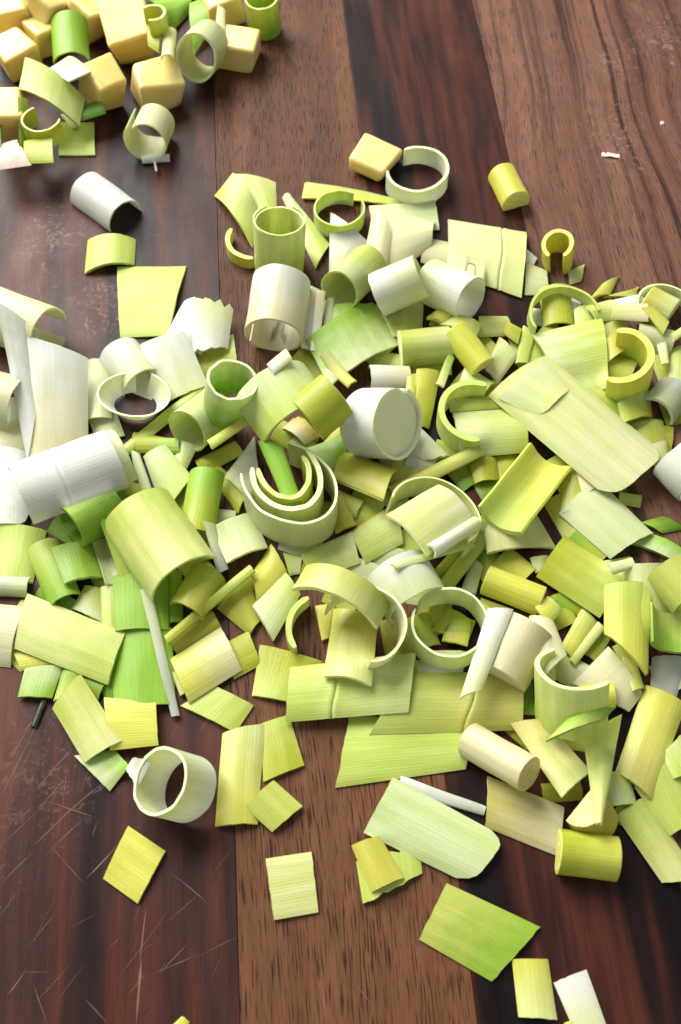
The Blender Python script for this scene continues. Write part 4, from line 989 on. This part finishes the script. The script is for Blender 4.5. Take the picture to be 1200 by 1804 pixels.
Q('cream leek edge under the lime block', (934, 984, 944, 1010, 960, 1004, 964, 980), 30, 'VC', h=3)
Q('green leek lens on the bare board at the frame edge', (1126, 922, 1166, 910, 1206, 932, 1166, 940), 50, 'GD', h=0)
Q('mint leek sheet at the frame edge below the green lens', (1112, 958, 1150, 944, 1210, 976, 1206, 1000), 30, 'MG', h=1)
S('pale lime leek tube with a frilled mouth', 1138, 996, 1142, 1092, 76, 300, 'PL', 'leek_tube', h=2, z=(10, 0), t=2)
S('lime leek tube cut off by the frame beside the frilled tube', 1176, 996, 1222, 1050, 76, 200, 'LL', 'leek_tube', h=2)
Q('mint leek strip beside the frilled tube', (1072, 994, 1112, 984, 1116, 998, 1080, 1010), 50, 'PM', 'leek_strip', h=6)
S('lime leek bowl shaped slice cut off by the frame', 1178, 1076, 1182, 1142, 84, 120, 'LG', h=1, roll=165, t=2)
piece('leek_slice', 'pale leek sheet with a curled flap beside the long pale leaf', [
    ('leaf', sheet((987, 906, 1075, 983, 1148, 940, 1052, 848), 36, h=10, t=1.2), 'PM'),
    ('curled_flap', sheet((1008, 806, 1028, 876, 1054, 852, 1020, 802), 70, h=12, t=1.2), 'PC')], 'PM')
Q('thick lime block of leek with a pale top edge', (994, 948, 1105, 1018, 1055, 1086, 948, 1016), 44, 'OL', h=10, t=2.6)
piece('leek_slice', 'long pale leek leaf with two crescent joint lines', [
    ('leaf', sheet((864, 700, 1080, 884, 1172, 804, 966, 630), 62, h=20, t=1.4, round_end=.12), 'VP'),
    ('outer_leaf', sheet((878, 700, 950, 738, 1008, 684, 962, 634), 62, h=23, t=.8, round_end=.2), 'PV')], 'PC')
Q('lime leek strip pair half beside the cream layered bundle', (1024, 1074, 988, 1140, 1010, 1160, 1048, 1100), 40, 'LY', h=4, t=2)
Q('slim pale leek stick beside the ridged lime slice', (1052, 1098, 1004, 1162, 1014, 1172, 1064, 1110), 40, 'VL', 'leek_strip', h=7, t=2)
Q('lime leek slice with layered cut grain on its lower end', (1066, 1036, 1068, 1112, 1138, 1180, 1138, 1036), 50, 'LY', h=9, t=2.4)
Q('yellow leek edge below the layered cut grain', (1096, 1158, 1112, 1222, 1134, 1212, 1122, 1158), 40, 'YL', h=2)
Q('smooth cream leek plate behind the yellow stub', (1010, 1206, 1072, 1143, 1130, 1222, 1106, 1252), 26, 'CP', h=3)
Q('translucent grey white leek slice at the frame edge', (1150, 1160, 1146, 1228, 1186, 1246, 1206, 1160), 40, 'NN', h=1)
piece('leek_roll', 'cream layered leek bundle wrapped in a white petal', [
    ('petal', sheet((866, 1074, 814, 1226, 850, 1214, 908, 1078), 60, h=16, t=1.2, zc=(6, 0, 0, 6)), 'WP'),
    ('core', roll_piece(874, 1186, 930, 1100, 104, 250, h=6, z=(0, 6), solid=True), 'CCC'),
    ('outer_leaf', sheet((934, 1086, 944, 1212, 992, 1160, 972, 1100), 70, h=10, t=1.8), 'CP')], 'CC', category='leek roll')
S('bright yellow leek stub held in the lime pocket', 1022, 1228, 1082, 1226, 46, 200, 'YY', 'leek_core', h=6, solid=True)
R('lime leek pocket opening towards the yellow stub', 994, 1228, 134, 205, 27, 38, 'LV', 'leek_slice', h=2, t=2.4, sq=.9, lean=(-4, 34), tilt=3)
Q('lip of the lime pocket pointing at the twisted leaf', (968, 1302, 1002, 1268, 1078, 1246, 1060, 1266), 30, 'LG', h=6)
S('thick lime leek slice with torn shiny wrap', 1082, 1362, 1096, 1420, 56, 150, 'LM', h=1)
Q('large lime leek sheet at the frame edge above the dark plank', (1088, 1440, 1166, 1552, 1230, 1552, 1140, 1404), 40, 'LV', h=1)
Q('broad lime leek sheet at the frame edge under the straw block', (1120, 1388, 1180, 1470, 1230, 1440, 1190, 1330), 40, 'LL', h=5)
Q('pale lime leek slice at the frame edge beside the straw block', (1166, 1330, 1186, 1372, 1226, 1360, 1206, 1290), 40, 'VL', h=6)
Q('cream yellow leek slice behind the root end stalk', (905, 1272, 985, 1408, 1036, 1360, 964, 1268), 30, 'SV', h=5)
Q('straw yellow block of leek at the frame edge', (1139, 1212, 1090, 1360, 1148, 1406, 1206, 1244), 50, 'YS', h=9, t=2.6)
S('rolled leek heart with fanned layers on its cut face', 1062, 1456, 1040, 1428, 80, 200, 'YE', 'leek_core', h=0, z=(0, 16), solid=True)
Q('twisted lime leek leaf ending in a point', (1034, 1300, 1044, 1462, 1052, 1464, 1102, 1242), 60, 'LV', h=12, t=1.4)
S('cream leek stalk with a cut root end', 828, 1304, 932, 1364, 64, 360, 'CCE', 'leek_stalk', h=2, z=(0, 14), solid=True, ribs=.12, tilt=4)
Q('cream yellow half roll of leek below the root end stalk', (862, 1371, 990, 1424, 978, 1504, 858, 1456), 66, 'SC', h=1, t=1.6)
S('smooth yellow leek stub alone on the dark plank', 986, 1500, 1088, 1514, 76, 230, 'OY', 'leek_core', solid=True)

# crumbs on the lined plank
crumb = plain_mat('dry_leek_crumb', (206, 184, 166), (232, 216, 200), .7)
for lab, c8 in (('pale toothed crumb on the lined plank', (1060, 270, 1060, 276, 1092, 279, 1092, 273)), ('tiny round crumb near the frame on the lined plank', (1163, 215, 1164, 219, 1170, 219, 1170, 215))):
    o = Q(lab, c8, 30, 'NN', 'leek_crumb', LOOSE, t=.5, rag=.8, wob=.1); o.data.materials[0] = crumb; o.data.materials[1] = crumb
print('highest pieces', sorted(TOPS)[-12:])
